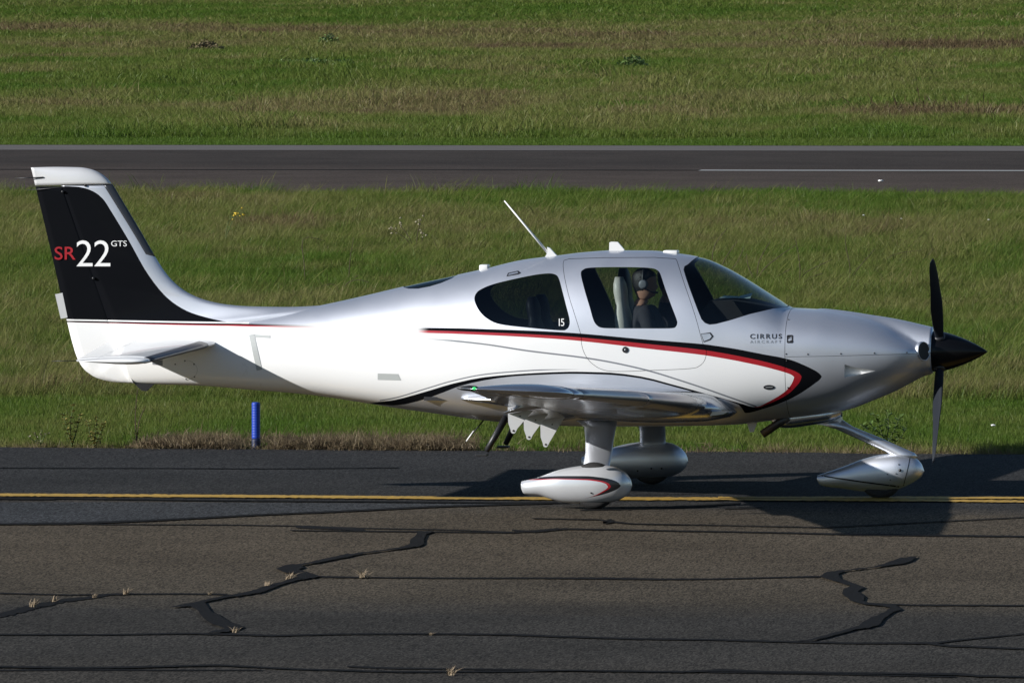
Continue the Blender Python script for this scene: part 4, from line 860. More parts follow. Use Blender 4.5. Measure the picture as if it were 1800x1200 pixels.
def pod_livery():
    m, nt, N, L, b = nodes_of('wheel_fairing_paint'); setp(b, base=SILVER, metal=.85, rough=.3, coat=.6, coatr=.06)
    tc = N.new('ShaderNodeTexCoord'); sp = N.new('ShaderNodeSeparateXYZ'); L.new(tc.outputs['Object'], sp.inputs[0])
    def mt(op, a, c=None):
        n = N.new('ShaderNodeMath'); n.operation = op
        for s_, i in ((a, 0), (c, 1)):
            if s_ is None: continue
            if isinstance(s_, (int, float)): n.inputs[i].default_value = s_
            else: L.new(s_, n.inputs[i])
        return n.outputs[0]
    def cv(pts):
        P = sorted(loc(*p, -1.76) for p in pts); xs = [p[0] for p in P]; fn = pchip(xs, [p[1] for p in P]); n = N.new('ShaderNodeFloatCurve'); c = n.mapping.curves[0]
        q = np.linspace(xs[0], xs[-1], 50); PP = [((x - xs[0]) / (xs[-1] - xs[0]), float(fn(x))) for x in q]
        c.points[0].location = PP[0]; c.points[1].location = PP[-1]
        for p in PP[1:-1]: c.points.new(*p)
        for p in c.points: p.handle_type = 'VECTOR'
        n.mapping.update(); mr = N.new('ShaderNodeMapRange'); L.new(sp.outputs[0], mr.inputs[0]); mr.inputs[1].default_value = xs[0]; mr.inputs[2].default_value = xs[-1]; L.new(mr.outputs[0], n.inputs['Value']); return n.outputs[0]
    def inside(u, l, xm): return mt('MULTIPLY', mt('MULTIPLY', mt('LESS_THAN', sp.outputs[2], u), mt('GREATER_THAN', sp.outputs[2], l)), mt('LESS_THAN', sp.outputs[0], xm))
    ku = cv([(905,842.5),(942,839.5),(985,836.5),(1030,836.3),(1060,839.3),(1078,843.5),(1087,848.5),(1090.5,853.5)]); kl = cv([(1020,879),(1031,875.3),(1060,868.7),(1078,862.5),(1087,857.5),(1090.5,853.5)])
    ru = cv([(905,845.2),(942,842.8),(985,841),(1030,841.5),(1055,844),(1068,848),(1073,852),(1074,854.5)]); rl = cv([(1020,879),(1031,875.1),(1050,869.5),(1066,861.5),(1072,857.5),(1074,854.5)])
    wu = cv([(905,845.2),(942,844),(985,842.3),(1030,843.3),(1053,846),(1064,849.5),(1068.5,853),(1069,855)]); wl_ = cv([(1020,879),(1031,875),(1046,870),(1061,862),(1067,858),(1069,855)])
    xk, xr, xw = loc(1090.5, 853, -1.76)[0], loc(1074, 854, -1.76)[0], loc(1069, 855, -1.76)[0]; x0 = loc(1026, 875, -1.76)[0]
    g = mt('GREATER_THAN', sp.outputs[0], x0)
    low = mt('MULTIPLY', g, 1.0)
    def loop(u, l, xm): # left of the hook only the upper band remains
        return mt('MULTIPLY', mt('MULTIPLY', mt('LESS_THAN', sp.outputs[2], u), mt('GREATER_THAN', sp.outputs[2], mt('MULTIPLY', l, g))), mt('LESS_THAN', sp.outputs[0], xm))
    ik, ir, iw = loop(ku, kl, xk), loop(ru, rl, xr), loop(wu, wl_, xw)
    def mix(f, a, c):
        n = N.new('ShaderNodeMix'); n.data_type = 'RGBA'; L.new(f, n.inputs[0])
        for s_, i in ((a, 6), (c, 7)):
            if isinstance(s_, tuple): n.inputs[i].default_value = (*s_, 1)
            else: L.new(s_, n.inputs[i])
        return n.outputs[2]
    PW = (.70, .71, .73); col = mix(ik, PW, (.012, .013, .016)); col = mix(ir, col, (.36, .012, .02)); col = mix(iw, col, PW); sbw = mt('SUBTRACT', 1.0, mt('SUBTRACT', ik, iw))
    L.new(col, b.inputs['Base Color']); n = mt('MULTIPLY', sbw, .45); L.new(n, b.inputs['Metallic']); return m
M['pod'] = pod_livery()
TYRE = []
for k in range(17):
    a = math.pi * (k / 16 - .5); TYRE.append((.068 * math.sin(a), .125 + .066 * math.cos(a) ** .6 if abs(math.cos(a)) > 1e-6 else .125))
for s in (-1, 1):
    yw = s * 1.64
    # leg: streamlined strut from the wing to the wheel
    yy_ = [1.30, 1.36, 1.45, 1.54, 1.61, 1.64]
    L0 = [loc(*q_, -yy_[k_ // 2]) for k_, q_ in enumerate([(1012,738),(1086,738),(1026,750),(1083,750),(1029,772),(1079,772),(1029,795),(1076,795),(1025,818),(1072,818),(1025,834),(1072,834)])]
    rings = []
    for i in range(6):
        (xa, z1), (xb, z2) = L0[2 * i], L0[2 * i + 1]; ring = []; tk = [.10, .055, .045, .042, .042, .045][i]
        for k in range(28):
            a = 2 * math.pi * k / 28; cx = (xa + xb) / 2; ring.append((cx + (xb - xa) / 2 * math.cos(a), s * yy_[i] + tk * math.sin(a) * (1 - .25 * math.cos(a)) * -1, z1))
        rings.append(ring)
    leg = obj('gear_leg', loft('leg', rings), M['silver'], PL)
    pod = obj('wheel_fairing', pod_me.copy(), M['pod'] if s < 0 else M['silver'], PL); 
    for me_ in (pod.data,): me_.transform(Matrix.Translation((0, yw, 0)))
    xw = .0; xw = loc(1044, 880, -1.64)[0]
    ty = obj('tyre', lathe('tyre', TYRE, 40, 'y', (xw, yw, .191)), M['tyre'], PL)
    if s < 0:
        for (p, r_) in (((1034,854),.010),((1039,866),.007),((1049,852),.005)):
            x, z = loc(*p, -1.77); obj('screw', lathe('sc', [(-.004, r_), (.004, r_ * .8)], 12, 'y', (x, -1.768, z)), M['blackmatt'], pod)
    else:
        for p in ((1121,827),(1127,842),(1145,823),(1163,823)):
            x, z = loc(p[0], p[1], 1.51); obj('screw', lathe('sc', [(-.004, .008), (.004, .007)], 12, 'y', (x, 1.508, z)), M['blackmatt'], pod)
np_top = [(1437,835),(1466,825.5),(1490,816.8),(1516,806.8),(1550,798.5),(1580,796.7),(1600,800),(1612,806.5),(1620,815.5),(1624.5,827)]
np_bot = [(1437,846),(1441,852),(1483,858.5),(1520,863.5),(1556,864),(1580,859),(1600,850.5),(1613,842.5),(1621,835.5),(1624.5,828)]
nw = obj('wheel_fairing', side_loft('npod', np_top, np_bot, [(0, .03), (.2, .07), (.5, .105), (.75, .12), (.9, .09), (.97, .05), (1, .004)], 0.0), M['silver'], PL)
nw['label'] = 'silver nose wheel fairing with black seam'
st = []
for t in np.linspace(0, 1, 24):                                    # black seam stripe on the side of the nose fairing
    px = 1438 + (1586 - 1438) * t; py = 834 + 21.5 * t ** .85; st.append((px, py))
bm = bmesh.new(); bm.from_mesh(nw.data); bmesh.ops.triangulate(bm, faces=bm.faces); NB = BVHTree.FromBMesh(bm); bm.free()
def on_pod(px, py, lift=.0015):
    d = (ROTI @ Vector(ray(px, py))).normalized(); h = NB.ray_cast(CAM_L, d); return (h[0] + h[1] * lift) if h[0] is not None else None
vv, ff = [], []
for (px, py) in st:
    th = 1.3; a, b_ = on_pod(px, py - th), on_pod(px, py + th)
    if a is None or b_ is None: continue
    vv += [a, b_]
    if len(vv) > 2: k = len(vv); ff.append((k - 4, k - 3, k - 1, k - 2))
obj('seam_stripe', pymesh('ss', vv, ff), M['black'], nw)
for p, r_ in (((1582,826),.012),((1560,833),.005),((1565,843),.005),((1575,832),.005),((1580,816),.006),((1598,803),.006)):
    h = on_pod(*p)
    if h is not None: obj('screw', lathe('sc', [(-.004, r_), (.003, r_ * .8)], 12, 'y', tuple(h)), M['blackmatt'], nw)
vv, ff = [], []
for t in np.linspace(0, 1, 12):
    px = 1600 - 12 * t ** 1.2; py = 801 + 52 * t; a, b_ = on_pod(px - .7, py), on_pod(px + .7, py)
    if a is None or b_ is None: continue
    vv += [a, b_]
    if len(vv) > 2: k = len(vv); ff.append((k - 4, k - 3, k - 1, k - 2))
obj('fairing_joint', pymesh('fj', vv, ff), M['blackmatt'], nw)
xn, zn = loc(1548, 860, 0)
obj('tyre', lathe('tyre', [(a * .9, r_ * .93) for a, r_ in TYRE], 36, 'y', (xn, 0, .178)), M['tyre'], PL)
# nose leg
pts = [((1430,742),(1482,738)),((1470,754),(1500,750)),((1520,777),(1545,768)),((1556,793),(1578,783)),((1566,799),(1608,796)),((1572,806),(1614,803))]
rings = []
for i, (a, b_) in enumerate(pts):
    A, B = np.array(loc(*a, 0)), np.array(loc(*b_, 0)); c, h = (A + B) / 2, (B - A) / 2; ring = []; tk = [.075, .05, .042, .042, .06, .06][i]
    for k in range(24):
        an = 2 * math.pi * k / 24; p = c + h * math.cos(an); ring.append((p[0], tk * math.sin(an), p[1]))
    rings.append(ring)
nleg = obj('nose_gear_leg', loft('nleg', rings), M['silver'], PL)
q = [loc(*p, 0) for p in [(1440,722),(1478,712),(1480,740),(1466,748),(1436,745)]]
obj('leg_mount', prism('lm', q, -.055, .055), M['silver'], nleg, False)

# --- propeller and spinner
xs0, zs0 = loc(1638.5, 616.5, 0); xt, zt_ = loc(1736, 619, 0); rb = .166; Ls = xt - xs0
zax = (zs0 + zt_) / 2
prf = [(xs0 + .004, .10), (xs0 + .004, rb - .004), (xs0 + .012, rb)] + [(xs0 + Ls * t, rb * (1 - max(0, (t - .10) / .90) ** 1.38) ** .86 + .0008) for t in np.linspace(.05, 1, 26)]
prop = obj('spinner', lathe('sp', prf, 56, 'x', (0, 0, zax)), M['spinner'], PL)
obj('spinner_backplate', lathe('bp', [(xs0 - .03, .13), (xs0 - .03, rb * .94), (xs0 + .002, rb * .95), (xs0 + .002, .1)], 48, 'x', (0, 0, zax)), M['darkmetal'], prop)
xp = loc(1653, 616, 0)[0]
def blade():
    rings = []
    for t in np.linspace(0, 1, 26):
        r = .10 + .885 * t; ch = float(np.interp(t, [0, .1, .2, .45, .75, .93, 1], [.07, .075, .10, .145, .135, .115, .07])); tk = float(np.interp(t, [0, .12, .25, 1], [.065, .06, .03, .008]))
        pit = R(float(np.interp(t, [0, .2, .6, 1], [58, 50, 28, 18]))); sw = -.02 * max(0, t - .6) ** 2 * 6; ring = []
        for k in range(20):
            a = 2 * math.pi * k / 20; u, v = ch / 2 * math.cos(a) + sw, tk / 2 * math.sin(a) * (1 + .35 * math.cos(a))
            ring.append((u * math.sin(pit) + v * math.cos(pit), u * math.cos(pit) - v * math.sin(pit), r))   # chord from fore-aft to tangential
        rings.append(ring)
    return loft('blade', rings)
bl = blade()
for ang in (38, 152, 272):                                         # turned about the shaft, two blades on the near side
    o = obj('propeller_blade', bl, M['prop'], prop); o.location = (xp, 0, zax); o.rotation_euler = (R(ang), 0, 0)
    c = obj('blade_cuff', lathe('cuff', [(.09, .052), (.165, .05), (.175, .04)], 20, 'z'), M['blackmatt'], o)
for s in (-1, 1):
    lp, th = inlet(s); li = obj('air_inlet', lp, M['silver'], PL); obj('throat_shade', th, M['rubber'], li, False)
# --- belly and nose fittings
ex = [loc(1372, 741, -.18), loc(1340, 763, -.18)]
pipe = obj('exhaust_pipe', tube('ep', [(ex[0][0] + .06, -.18, ex[0][1] + .04), (ex[0][0], -.18, ex[0][1]), (ex[1][0], -.18, ex[1][1])], .034, 20), M['darkmetal'], PL)
d_ = (Vector((ex[1][0], -.18, ex[1][1])) - Vector((ex[0][0], -.18, ex[0][1]))).normalized(); e_ = Vector((ex[1][0], -.18, ex[1][1]))
obj('pipe_mouth', tube('pm', [e_ - d_ * .01, e_ + d_ * .0015], .028, 18), M['rubber'], pipe)
bt_ = [(1356,733),(1372,722),(1420,715),(1480,712)]; bb_ = [(1356,738),(1370,750),(1384,751.5),(1430,746),(1470,738),(1480,732)]
obj('belly_fairing', side_loft('bf', bt_, bb_, [(0, .10), (.3, .17), (.8, .17), (1, .08)], 0.0, nn=3), M['silver_gloss'], PL)
q = [loc(*p, 0) for p in [(1313,742),(1331,742),(1325,759),(1318,759)]]
obj('belly_blade', prism('bb', q, -.008, .008), M['cap'], PL, False)
# boarding steps and thin belly aerial
for s, P in ((-1, [(889,733),(872,765),(858,791),(846,798)]),):
    for s2 in (-1, 1):
        Q = [loc(*p, -.42) for p in P]; st_ = obj('boarding_step', tube('stp', [(Q[i][0], s2 * (.40 + .05 * i), Q[i][1]) for i in range(3)], [.030, .027, .022], 12), M['blackmatt'], PL)
        obj('step_pad', box('pad', Q[3][0] - .02, Q[2][0] + .02, s2 * .56 - .05, s2 * .56 + .05, Q[3][1] - .006, Q[3][1] + .012, .004), M['rubber'], st_, False)
A, B = loc(850, 738, -.1), loc(817, 779, -.1)
ae = obj('belly_aerial', tube('ba', [(A[0], -.1, A[1]), (B[0], -.1, B[1])], [.006, .0035], 8), M['blackmatt'], PL)
C1, C2 = loc(833, 757, -.1), loc(820, 775, -.1); obj('aerial_sleeve', tube('as', [(C1[0], -.1, C1[1]), (C2[0], -.1, C2[1])], .007, 8), M['white'], ae)
# roof aerials
A, B = loc(967, 449, 0), loc(886.5, 353, 0)
wa = obj('whip_aerial', tube('wa', [(A[0], 0, A[1]), (B[0], 0, B[1])], [.012, .005], 10), M['white'], PL)
q = [loc(*p, 0) for p in [(957,454),(980,450),(975,445),(967,436),(962,434),(963.5,443)]]; obj('aerial_foot', prism('af', q, -.018, .018), M['white'], wa, False)
q = [loc(*p, 0) for p in [(1071,444),(1071.5,426),(1075,424.8),(1086,425.3),(1097,438),(1098,443)]]
bl_ = obj('blade_aerial', prism('ba', q, -.014, .014), M['white'], PL, False); a, b_ = loc(1068, 446, 0), loc(1100, 440, 0)
obj('aerial_foot', box('af', a[0], b_[0], -.035, .035, a[1] - .02, a[1] + .014, .006), M['white'], bl_)
for p, q_ in (((1167,447),(1193,440)), ((844,474),(860,465))):
    a, b_ = loc(*p, 0), loc(*q_, 0); o = obj('antenna_puck', box('ap', a[0], b_[0], -.06, .06, a[1] - .02, b_[1], .012), M['white'], PL)
    if p[0] < 900: o.rotation_euler = (0, 0, 0)
# fittings on the near side: hooked flush vent, door lock, hinge cover, badge, oval, screws
def on_skin(px, py, lift=.002):
    p = skin(px, py); n, _ = surf_normal(p); return p + n * lift
def decal(name, outline, mat, parent=None, lift=.0022):
    pts = [on_skin(*p, lift) for p in outline]; me = pymesh(name, pts, [tuple(range(len(pts)))]); recalc_n = me.polygons[0].normal.y
    if recalc_n > 0: me.flip_normals()
    return obj(name, me, mat, parent or fuselage, False)
def line_decal(name, pts, wpx, mat, parent=None, lift=.0018):
    vv, ff = [], []
    for i, p in enumerate(pts):
        a, b_ = np.array(pts[max(0, i - 1)], float), np.array(pts[min(len(pts) - 1, i + 1)], float); t = b_ - a; t /= np.linalg.norm(t); nrm = np.array([-t[1], t[0]]) * wpx / 2
        vv += [on_skin(p[0] + nrm[0], p[1] + nrm[1], lift), on_skin(p[0] - nrm[0], p[1] - nrm[1], lift)]
        if i: k = len(vv); ff.append((k - 4, k - 3, k - 1, k - 2))
    return obj(name, recalc(pymesh(name, vv, ff)), mat, parent or fuselage, False)
v = decal('flush_vent', [(890.5,486),(893,480),(911,476),(916,480),(911,482.5)], M['blackmatt']); decal('vent_flap', [(893,484.5),(895,481.2),(909.5,478),(911.5,480.3)], M['silver'], v, .0032)
c = on_skin(1099, 614.5); lk = obj('door_lock', lathe('dl', [(-.006, .026), (.004, .025), (.006, .018), (.003, .012)], 24, 'y'), M['blackmatt'], cabin_door); lk.location = c; lk.rotation_euler = (R(0), 0, 0)
lk.data.transform(Matrix.Rotation(math.pi, 4, 'Z')); obj('key_slot', lathe('ks', [(-.009, .006), (-.004, .007)], 12, 'y'), M['metal'], lk)
hg = decal('hinge_cover', [(1232,586.5),(1249,584),(1254.5,591),(1249,597.5),(1237,601.5)], M['blackmatt']); decal('hinge_plate', [(1233,587.3),(1247.5,586),(1251,591.2),(1247.5,595.5),(1237.5,599.5)], M['silver'], hg, .0034)
bd = decal('badge', [(1384.5,588.8),(1392.8,588.6),(1394.4,590.2),(1394.6,601.4),(1393.2,602.8),(1384.6,603),(1383.2,601.6),(1383,590.4)], M['blackmatt'], upper_cowl); line_decal('badge_mark', [(1392,591.5),(1386,594.5),(1391.5,597.5),(1386,600.5)], 1.1, M['lettering_grey'], bd, .0036)
ov = decal('oval_emblem', [(1352 + 10 * math.cos(a), 680.3 + 4.2 * math.sin(a)) for a in np.linspace(0, 2 * math.pi, 20, endpoint=False)], M['lettering_dark']); line_decal('emblem_line', [(1346,680.2),(1358,680)], 1.2, M['lettering_pale'], ov, .0034)
for p in ((1386,562),(1382,622),(1420,622.5),(1478,621.5),(1537,620.5),(1594,619.5)):
    c = on_skin(*p, .0); o = obj('screw', lathe('sc', [(-.003, .0065), (.003, .007)], 10, 'y'), M['blackmatt'], upper_cowl); o.location = c
for p in ((1383,634),(1385,681)):
    c = on_skin(*p, .0); o = obj('screw', lathe('sc', [(-.003, .0065), (.003, .007)], 10, 'y'), M['blackmatt'], lower_cowl); o.location = c
pts = [(308,640),(325,634),(341,640),(342,662),(327,666)]
for p in pts:
    c = on_skin(*p, .0); o = obj('screw', lathe('sc', [(-.003, .006), (.003, .006)], 10, 'y'), M['blackmatt'], fuselage); o.location = c
line_decal('access_panel_joint', [(326 + 21 * math.cos(a), 650 + 17 * math.sin(a)) for a in np.linspace(-1.5, 1.5, 16)], .5, M['lettering_pale'])
decal('static_port', [(255,603),(263,602),(263,604),(255,605)], M['blackmatt'])
decal('inspection_plate', [(268,634),(286,632.5),(286,642),(268,640.5)], M['grey'])
rl = line_decal('registration_letter', [(442.5 + 13.5 * t, 588 + 62 * t) for t in np.linspace(0, 1, 10)], 9.5, M['lettering_pale'], None, .003); line_decal('letter_bar', [(448 + 27 * t, 590.3 + 1.6 * t) for t in np.linspace(0, 1, 6)], 4.6, M['lettering_pale'], rl, .0032)
decal('flush_step_plate', [(664,656),(700,657),(705,668),(664,667)], M['lettering_pale'])

# --- lettering
def lettering(name, s, px0, px1, ybase, ytop, mat, parent, y_plane=None, bold=0.0, space=1.0):
    cu = bpy.data.curves.new('t', 'FONT'); cu.body = s; cu.space_character = space; cu.offset = bold; cu.resolution_u = 4
    o = bpy.data.objects.new('t', cu); COL.objects.link(o); dg = bpy.context.evaluated_depsgraph_get(); me = bpy.data.meshes.new_from_object(o.evaluated_get(dg)); bpy.data.objects.remove(o)
    co = np.array([v.co for v in me.vertices]); mn, mx = co.min(0), co.max(0)
    for v in me.vertices:
        u, h = (v.co.x - mn[0]) / (mx[0] - mn[0]), (v.co.y - mn[1]) / (mx[1] - mn[1])
        px = px0 + (px1 - px0) * u; py = (ybase[0] + (ybase[1] - ybase[0]) * u) * (1 - h) + (ytop[0] + (ytop[1] - ytop[0]) * u) * h
        v.co = y_plane(px, py) if y_plane else on_skin(px, py, .0025)
    me.update(); return obj(name, me, mat, parent, False)
bmf = bmesh.new()
for o in (fin, rudder):
    m_ = o.data.copy(); bmf.from_mesh(m_)
bmesh.ops.triangulate(bmf, faces=bmf.faces); FINB = BVHTree.FromBMesh(bmf); bmf.free()
def on_fin(px, py):
    d = (ROTI @ Vector(ray(px, py))).normalized(); h = FINB.ray_cast(CAM_L, d)
    if h[0] is None: x, z = loc(px, py, -.06); return Vector((x, -.06, z))
    return Vector((h[0].x, min(h[0].y, -.016) - .003, h[0].z))
lettering('tail_lettering', 'SR', 96.5, 133, (456.5,456.5), (433.5,433.5), M['red'], rudder, on_fin, .006)
lettering('tail_lettering', '22', 134.5, 194, (468,468), (422.5,422.5), M['lettering_white'], fin, on_fin, -.004, .93)
lettering('tail_lettering', 'GTS', 195.5, 223, (433,433), (423,423), M['lettering_white'], fin, on_fin, .0)
lettering('nose_lettering', 'CIRRUS', 1318.5, 1374.5, (595.5,595.5), (586.8,586.8), M['lettering_dark'], fuselage, None, .02, 1.3)
lettering('nose_lettering', 'AIRCRAFT', 1318.5, 1373.5, (603,603), (598.2,598.2), M['lettering_grey'], fuselage, None, -.004, 1.5)
lettering('window_number', 'I5', 982.5, 992, (573,573), (560,560), M['lettering_white'], fuselage, None, .0)

# --- cabin fittings seen through the glass
cab = fuselage
def seat(x, y, mat_back, mat_front, hh=.92):
    s_ = obj('seat', box('cushion', x - .05, x + .48, y - .24, y + .24, .86, 1.02, .05), mat_front, PL)
    rings = []
    for t in np.linspace(0, 1, 16):
        z = .95 + hh * t; xb = x - .02 - .10 * t; hw_ = float(np.interp(t, [0, .5, .68, .74, .80, .95, 1], [.23, .22, .17, .13, .135, .125, .08])); tk = float(np.interp(t, [0, .6, .74, .9, 1], [.075, .065, .045, .055, .03]))
        rings.append([(xb + tk * math.copysign(abs(math.cos(a)) ** .7, math.cos(a)), y + hw_ * math.copysign(abs(math.sin(a)) ** .7, math.sin(a)), z) for a in np.linspace(0, 2 * math.pi, 28, endpoint=False)])
    obj('backrest', loft('bk', rings), mat_back, s_); return s_
sx = loc(1098, 560, -.3)[0]
seat(sx + .07, -.28, M['leather'], M['leather'], .87); seat(sx + .02, .30, M['leather_dark'], M['leather_dark'])
seat(sx - .66, -.24, M['leather_dark'], M['leather_dark'], .70); seat(sx - .66, .24, M['leather_dark'], M['leather_dark'], .70)
xpn = .74
V = [(.70, -.45, 1.0), (.70, .45, 1.0), (.68, .45, 1.52), (.68, -.45, 1.52), (.76, .42, 1.635), (.76, -.42, 1.635), (.95, .40, 1.64), (.95, -.40, 1.64), (1.27, .18, 1.575), (1.27, -.18, 1.575), (1.27, .4, 1.0), (1.27, -.4, 1.0), (1.2, .42, 1.3), (1.2, -.42, 1.3)]
obj('instrument_panel', recalc(pymesh('ip', V, [(0, 1, 2, 3), (3, 2, 4, 5), (5, 4, 6, 7), (7, 6, 8, 9), (9, 8, 12, 10, 11, 13), (0, 11, 10, 1), (1, 10, 12, 8, 6, 4, 2), (0, 3, 5, 7, 9, 13, 11)])), M['cabin'], PL, False)
obj('cabin_floor', box('cf', X(760), X(1380), -.42, .42, .80, .83), M['cabin'], PL, False)
# ================================================================== small things
# --- the pilot, on the far front seat
def skin_body():
    hx, hz = loc(1134, 499, -.28); px_ = sx + .17
    J = {'pel': (px_ + .02, -.28, 1.08), 'wst': (px_ + .02, -.28, 1.22), 'chs': (px_ + .03, -.28, 1.44), 'nck': (hx - .035, -.28, 1.585), 'hed': (hx - .02, -.28, 1.66),
         'shr': (px_ + .02, -.455, 1.535), 'elr': (px_ + .10, -.49, 1.24), 'wrr': (px_ + .33, -.42, 1.20), 'shl': (px_ + .02, -.10, 1.535), 'ell': (px_ + .14, -.04, 1.24), 'wrl': (px_ + .38, -.12, 1.20),
         'hpr': (px_ + .05, -.38, 1.08), 'knr': (px_ + .47, -.40, 1.15), 'anr': (px_ + .66, -.40, .90), 'hpl': (px_ + .05, -.18, 1.08), 'knl': (px_ + .47, -.16, 1.15), 'anl': (px_ + .66, -.16, .90)}
    rad = {'pel': .15, 'wst': .145, 'chs': .165, 'nck': .064, 'hed': .062, 'shr': .07, 'elr': .05, 'wrr': .034, 'shl': .07, 'ell': .05, 'wrl': .034, 'hpr': .10, 'knr': .07, 'anr': .05, 'hpl': .10, 'knl': .07, 'anl': .05}
    E_ = [('pel','wst'),('wst','chs'),('chs','nck'),('nck','hed'),('chs','shr'),('shr','elr'),('elr','wrr'),('chs','shl'),('shl','ell'),('ell','wrl'),('pel','hpr'),('hpr','knr'),('knr','anr'),('pel','hpl'),('hpl','knl'),('knl','anl')]
    for side, s in (('r', -1), ('l', 1)):                           # hands: palm and five bent fingers
        w_ = np.array(J['wr' + side]); J['pm' + side] = tuple(w_ + (.07, 0, -.005)); rad['pm' + side] = .028; E_.append(('wr' + side, 'pm' + side))
        for k, (dy, ln) in enumerate(((-.030, .055), (-.011, .065), (.009, .062), (.028, .05))):
            a, b_ = 'f%s%da' % (side, k), 'f%s%db' % (side, k); J[a] = tuple(w_ + (.105, dy, -.008)); J[b_] = tuple(w_ + (.105 + ln * .7, dy, -.008 - ln * .6)); rad[a] = .0095; rad[b_] = .008; E_ += [('pm' + side, a), (a, b_)]
        a, b_ = 't%sa' % side, 't%sb' % side; J[a] = tuple(w_ + (.055, -s * .035, .004)); J[b_] = tuple(w_ + (.10, -s * .05, -.006)); rad[a] = .011; rad[b_] = .009; E_ += [('pm' + side, a), (a, b_)]
    names = list(J); me = bpy.data.meshes.new('person'); me.from_pydata([J[n] for n in names], [(names.index(a), names.index(b_)) for a, b_ in E_], [])
    o = bpy.data.objects.new('tmp', me); COL.objects.link(o); md = o.modifiers.new('s', 'SKIN'); md.use_smooth_shade = True
    for i, n in enumerate(names): v = me.skin_vertices[0].data[i]; v.radius = (rad[n], rad[n]); v.use_root = (n == 'pel')
    sb = o.modifiers.new('d', 'SUBSURF'); sb.levels = 2; sb.render_levels = 2
    dg = bpy.context.evaluated_depsgraph_get(); dg.update(); r = bpy.data.meshes.new_from_object(o.evaluated_get(dg)); bpy.data.objects.remove(o)
    # head: slices facing forward (x), with brow, nose, lips, chin
    hc = np.array([hx, -.28, hz]); S = [(-.125, .055, .055, .030), (-.11, .066, .062, .058), (-.095, .07, .068, .085), (-.08, .075, .072, .086), (-.066, .08, .075, .094), (-.052, .084, .077, .090), (-.038, .09, .079, .100), (-.02, .096, .080, .112), (0.0, .10, .081, .098), (.02, .102, .082, .094), (.038, .103, .081, .098), (.06, .102, .079, .093), (.085, .092, .071, .078), (.105, .072, .055, .055), (.118, .035, .028, .025)]
    rings = []
    for (z, bk, wd, ft) in S:
        ring = []
        for a in np.linspace(0, 2 * math.pi, 28, endpoint=False):
            c, s_ = math.cos(a), math.sin(a); fx_ = bk if c < 0 else min(ft, .094 if abs(s_) > .18 else 9) ; nose = (ft - .092) * max(0, 1 - abs(s_) / .2) if (c > 0 and ft > .095) else 0
            ring.append((hc[0] + c * (bk if c < 0 else min(ft, .092)) + nose, hc[1] + s_ * wd, hc[2] + z))
        rings.append(ring)
    hm = loft('head', rings); bm = bmesh.new(); bm.from_mesh(r); bm.from_mesh(hm)
    for s in (-1, 1):                                              # ears and eyes
        for (dx, dz, ra) in ((-.005, .0, (.018, .008, .032)), (.075, .028, (.008, .010, .007))):
            g_ = bmesh.ops.create_uvsphere(bm, u_segments=10, v_segments=8, radius=1.0); yy = s * (.08 if ra[2] > .02 else .032)
            for v in g_['verts']: v.co = Vector((hc[0] + dx + v.co.x * ra[0], hc[1] + yy + v.co.y * ra[1], hc[2] + dz + v.co.z * ra[2]))
    bm.to_mesh(r); bm.free(); r.materials.clear()
    for k in ('skin', 'shirt', 'trousers'): r.materials.append(M[k])
    for p in r.polygons:
        c = p.center; arm = (abs(c.y + .28) > .13 or c.x > px_ + .2) and 1.1 < c.z < 1.30 and c.x > px_ + .10
        p.material_index = 0 if ((c.z > 1.592 and abs(c.y + .28) < .11) or (arm and c.z > 1.12 and c.x > px_ + .17 and not (c.z < 1.19 and abs(abs(c.y + .28) - .11) < .085 and c.x < px_ + .45 and False))) else (2 if c.z < 1.19 and not arm else 1)
    return r, hc
body_me, HC = skin_body()
pilot = obj('person', body_me, None, None); pilot.location = tuple(ORG); pilot.rotation_euler = (0, 0, YAW)
tag(pilot, 'pilot in a dark shirt and headset sitting in the cabin, facing the nose', 'person')
S = [(-.085, -.075, .060), (-.05, -.09, .078), (-.02, -.102, .086), (.01, -.107, .088), (.04, -.11, .088), (.07, -.108, .085), (.095, -.096, .075), (.118, -.07, .055), (.130, -.03, .025)]
rings = []
for (z, bk, wd) in S:
    ft = float(np.interp(z, [-.085, -.02, .02, .06, .09, .13], [-.02, -.015, .02, .098, .085, .03])); ring = []
    for a in np.linspace(0, 2 * math.pi, 26, endpoint=False):
        c = math.cos(a); ring.append((HC[0] + (c * ft if (c > 0 and ft > 0) else (c * -bk if c < 0 else ft * c)), HC[1] + math.sin(a) * wd, HC[2] + z))
    rings.append(ring)
obj('hair', loft('hair', rings), M['hair'], pilot)
band_ = [(HC[0] - .005, HC[1] + .10 * math.sin(t), HC[2] + .02 + .125 * math.cos(t)) for t in np.linspace(-1.6, 1.6, 20)]
hs_ = obj('headset', tube('hb', band_, .011, 8), M['blackmatt'], pilot)
for s in (-1, 1): obj('ear_cup', lathe('ec', [(-.022, .02), (-.018, .036), (.012, .04), (.022, .03)], 20, 'y', (HC[0] - .002, HC[1] + s * .098, HC[2] + .0)), M['grey'] if s < 0 else M['blackmatt'], hs_)
obj('microphone', tube('mic', [(HC[0] + .01, HC[1] - .10, HC[2] - .03), (HC[0] + .07, HC[1] - .085, HC[2] - .065), (HC[0] + .105, HC[1] - .03, HC[2] - .068)], [.004, .004, .010], 8), M['blackmatt'], hs_)
# --- a second person on the far front seat, mostly hidden behind the first
def copy_tree(o, parent=None):
    c = o.copy(); COL.objects.link(c); c.parent = parent
    for ch in list(o.children): copy_tree(ch, c)
    return c
mate = copy_tree(pilot); q_ = ORG + EX * .13 + EY * .56; mate.location = tuple(q_); tag(mate, 'second person on the far cabin seat, almost hidden behind the pilot in dark shirt', 'person')
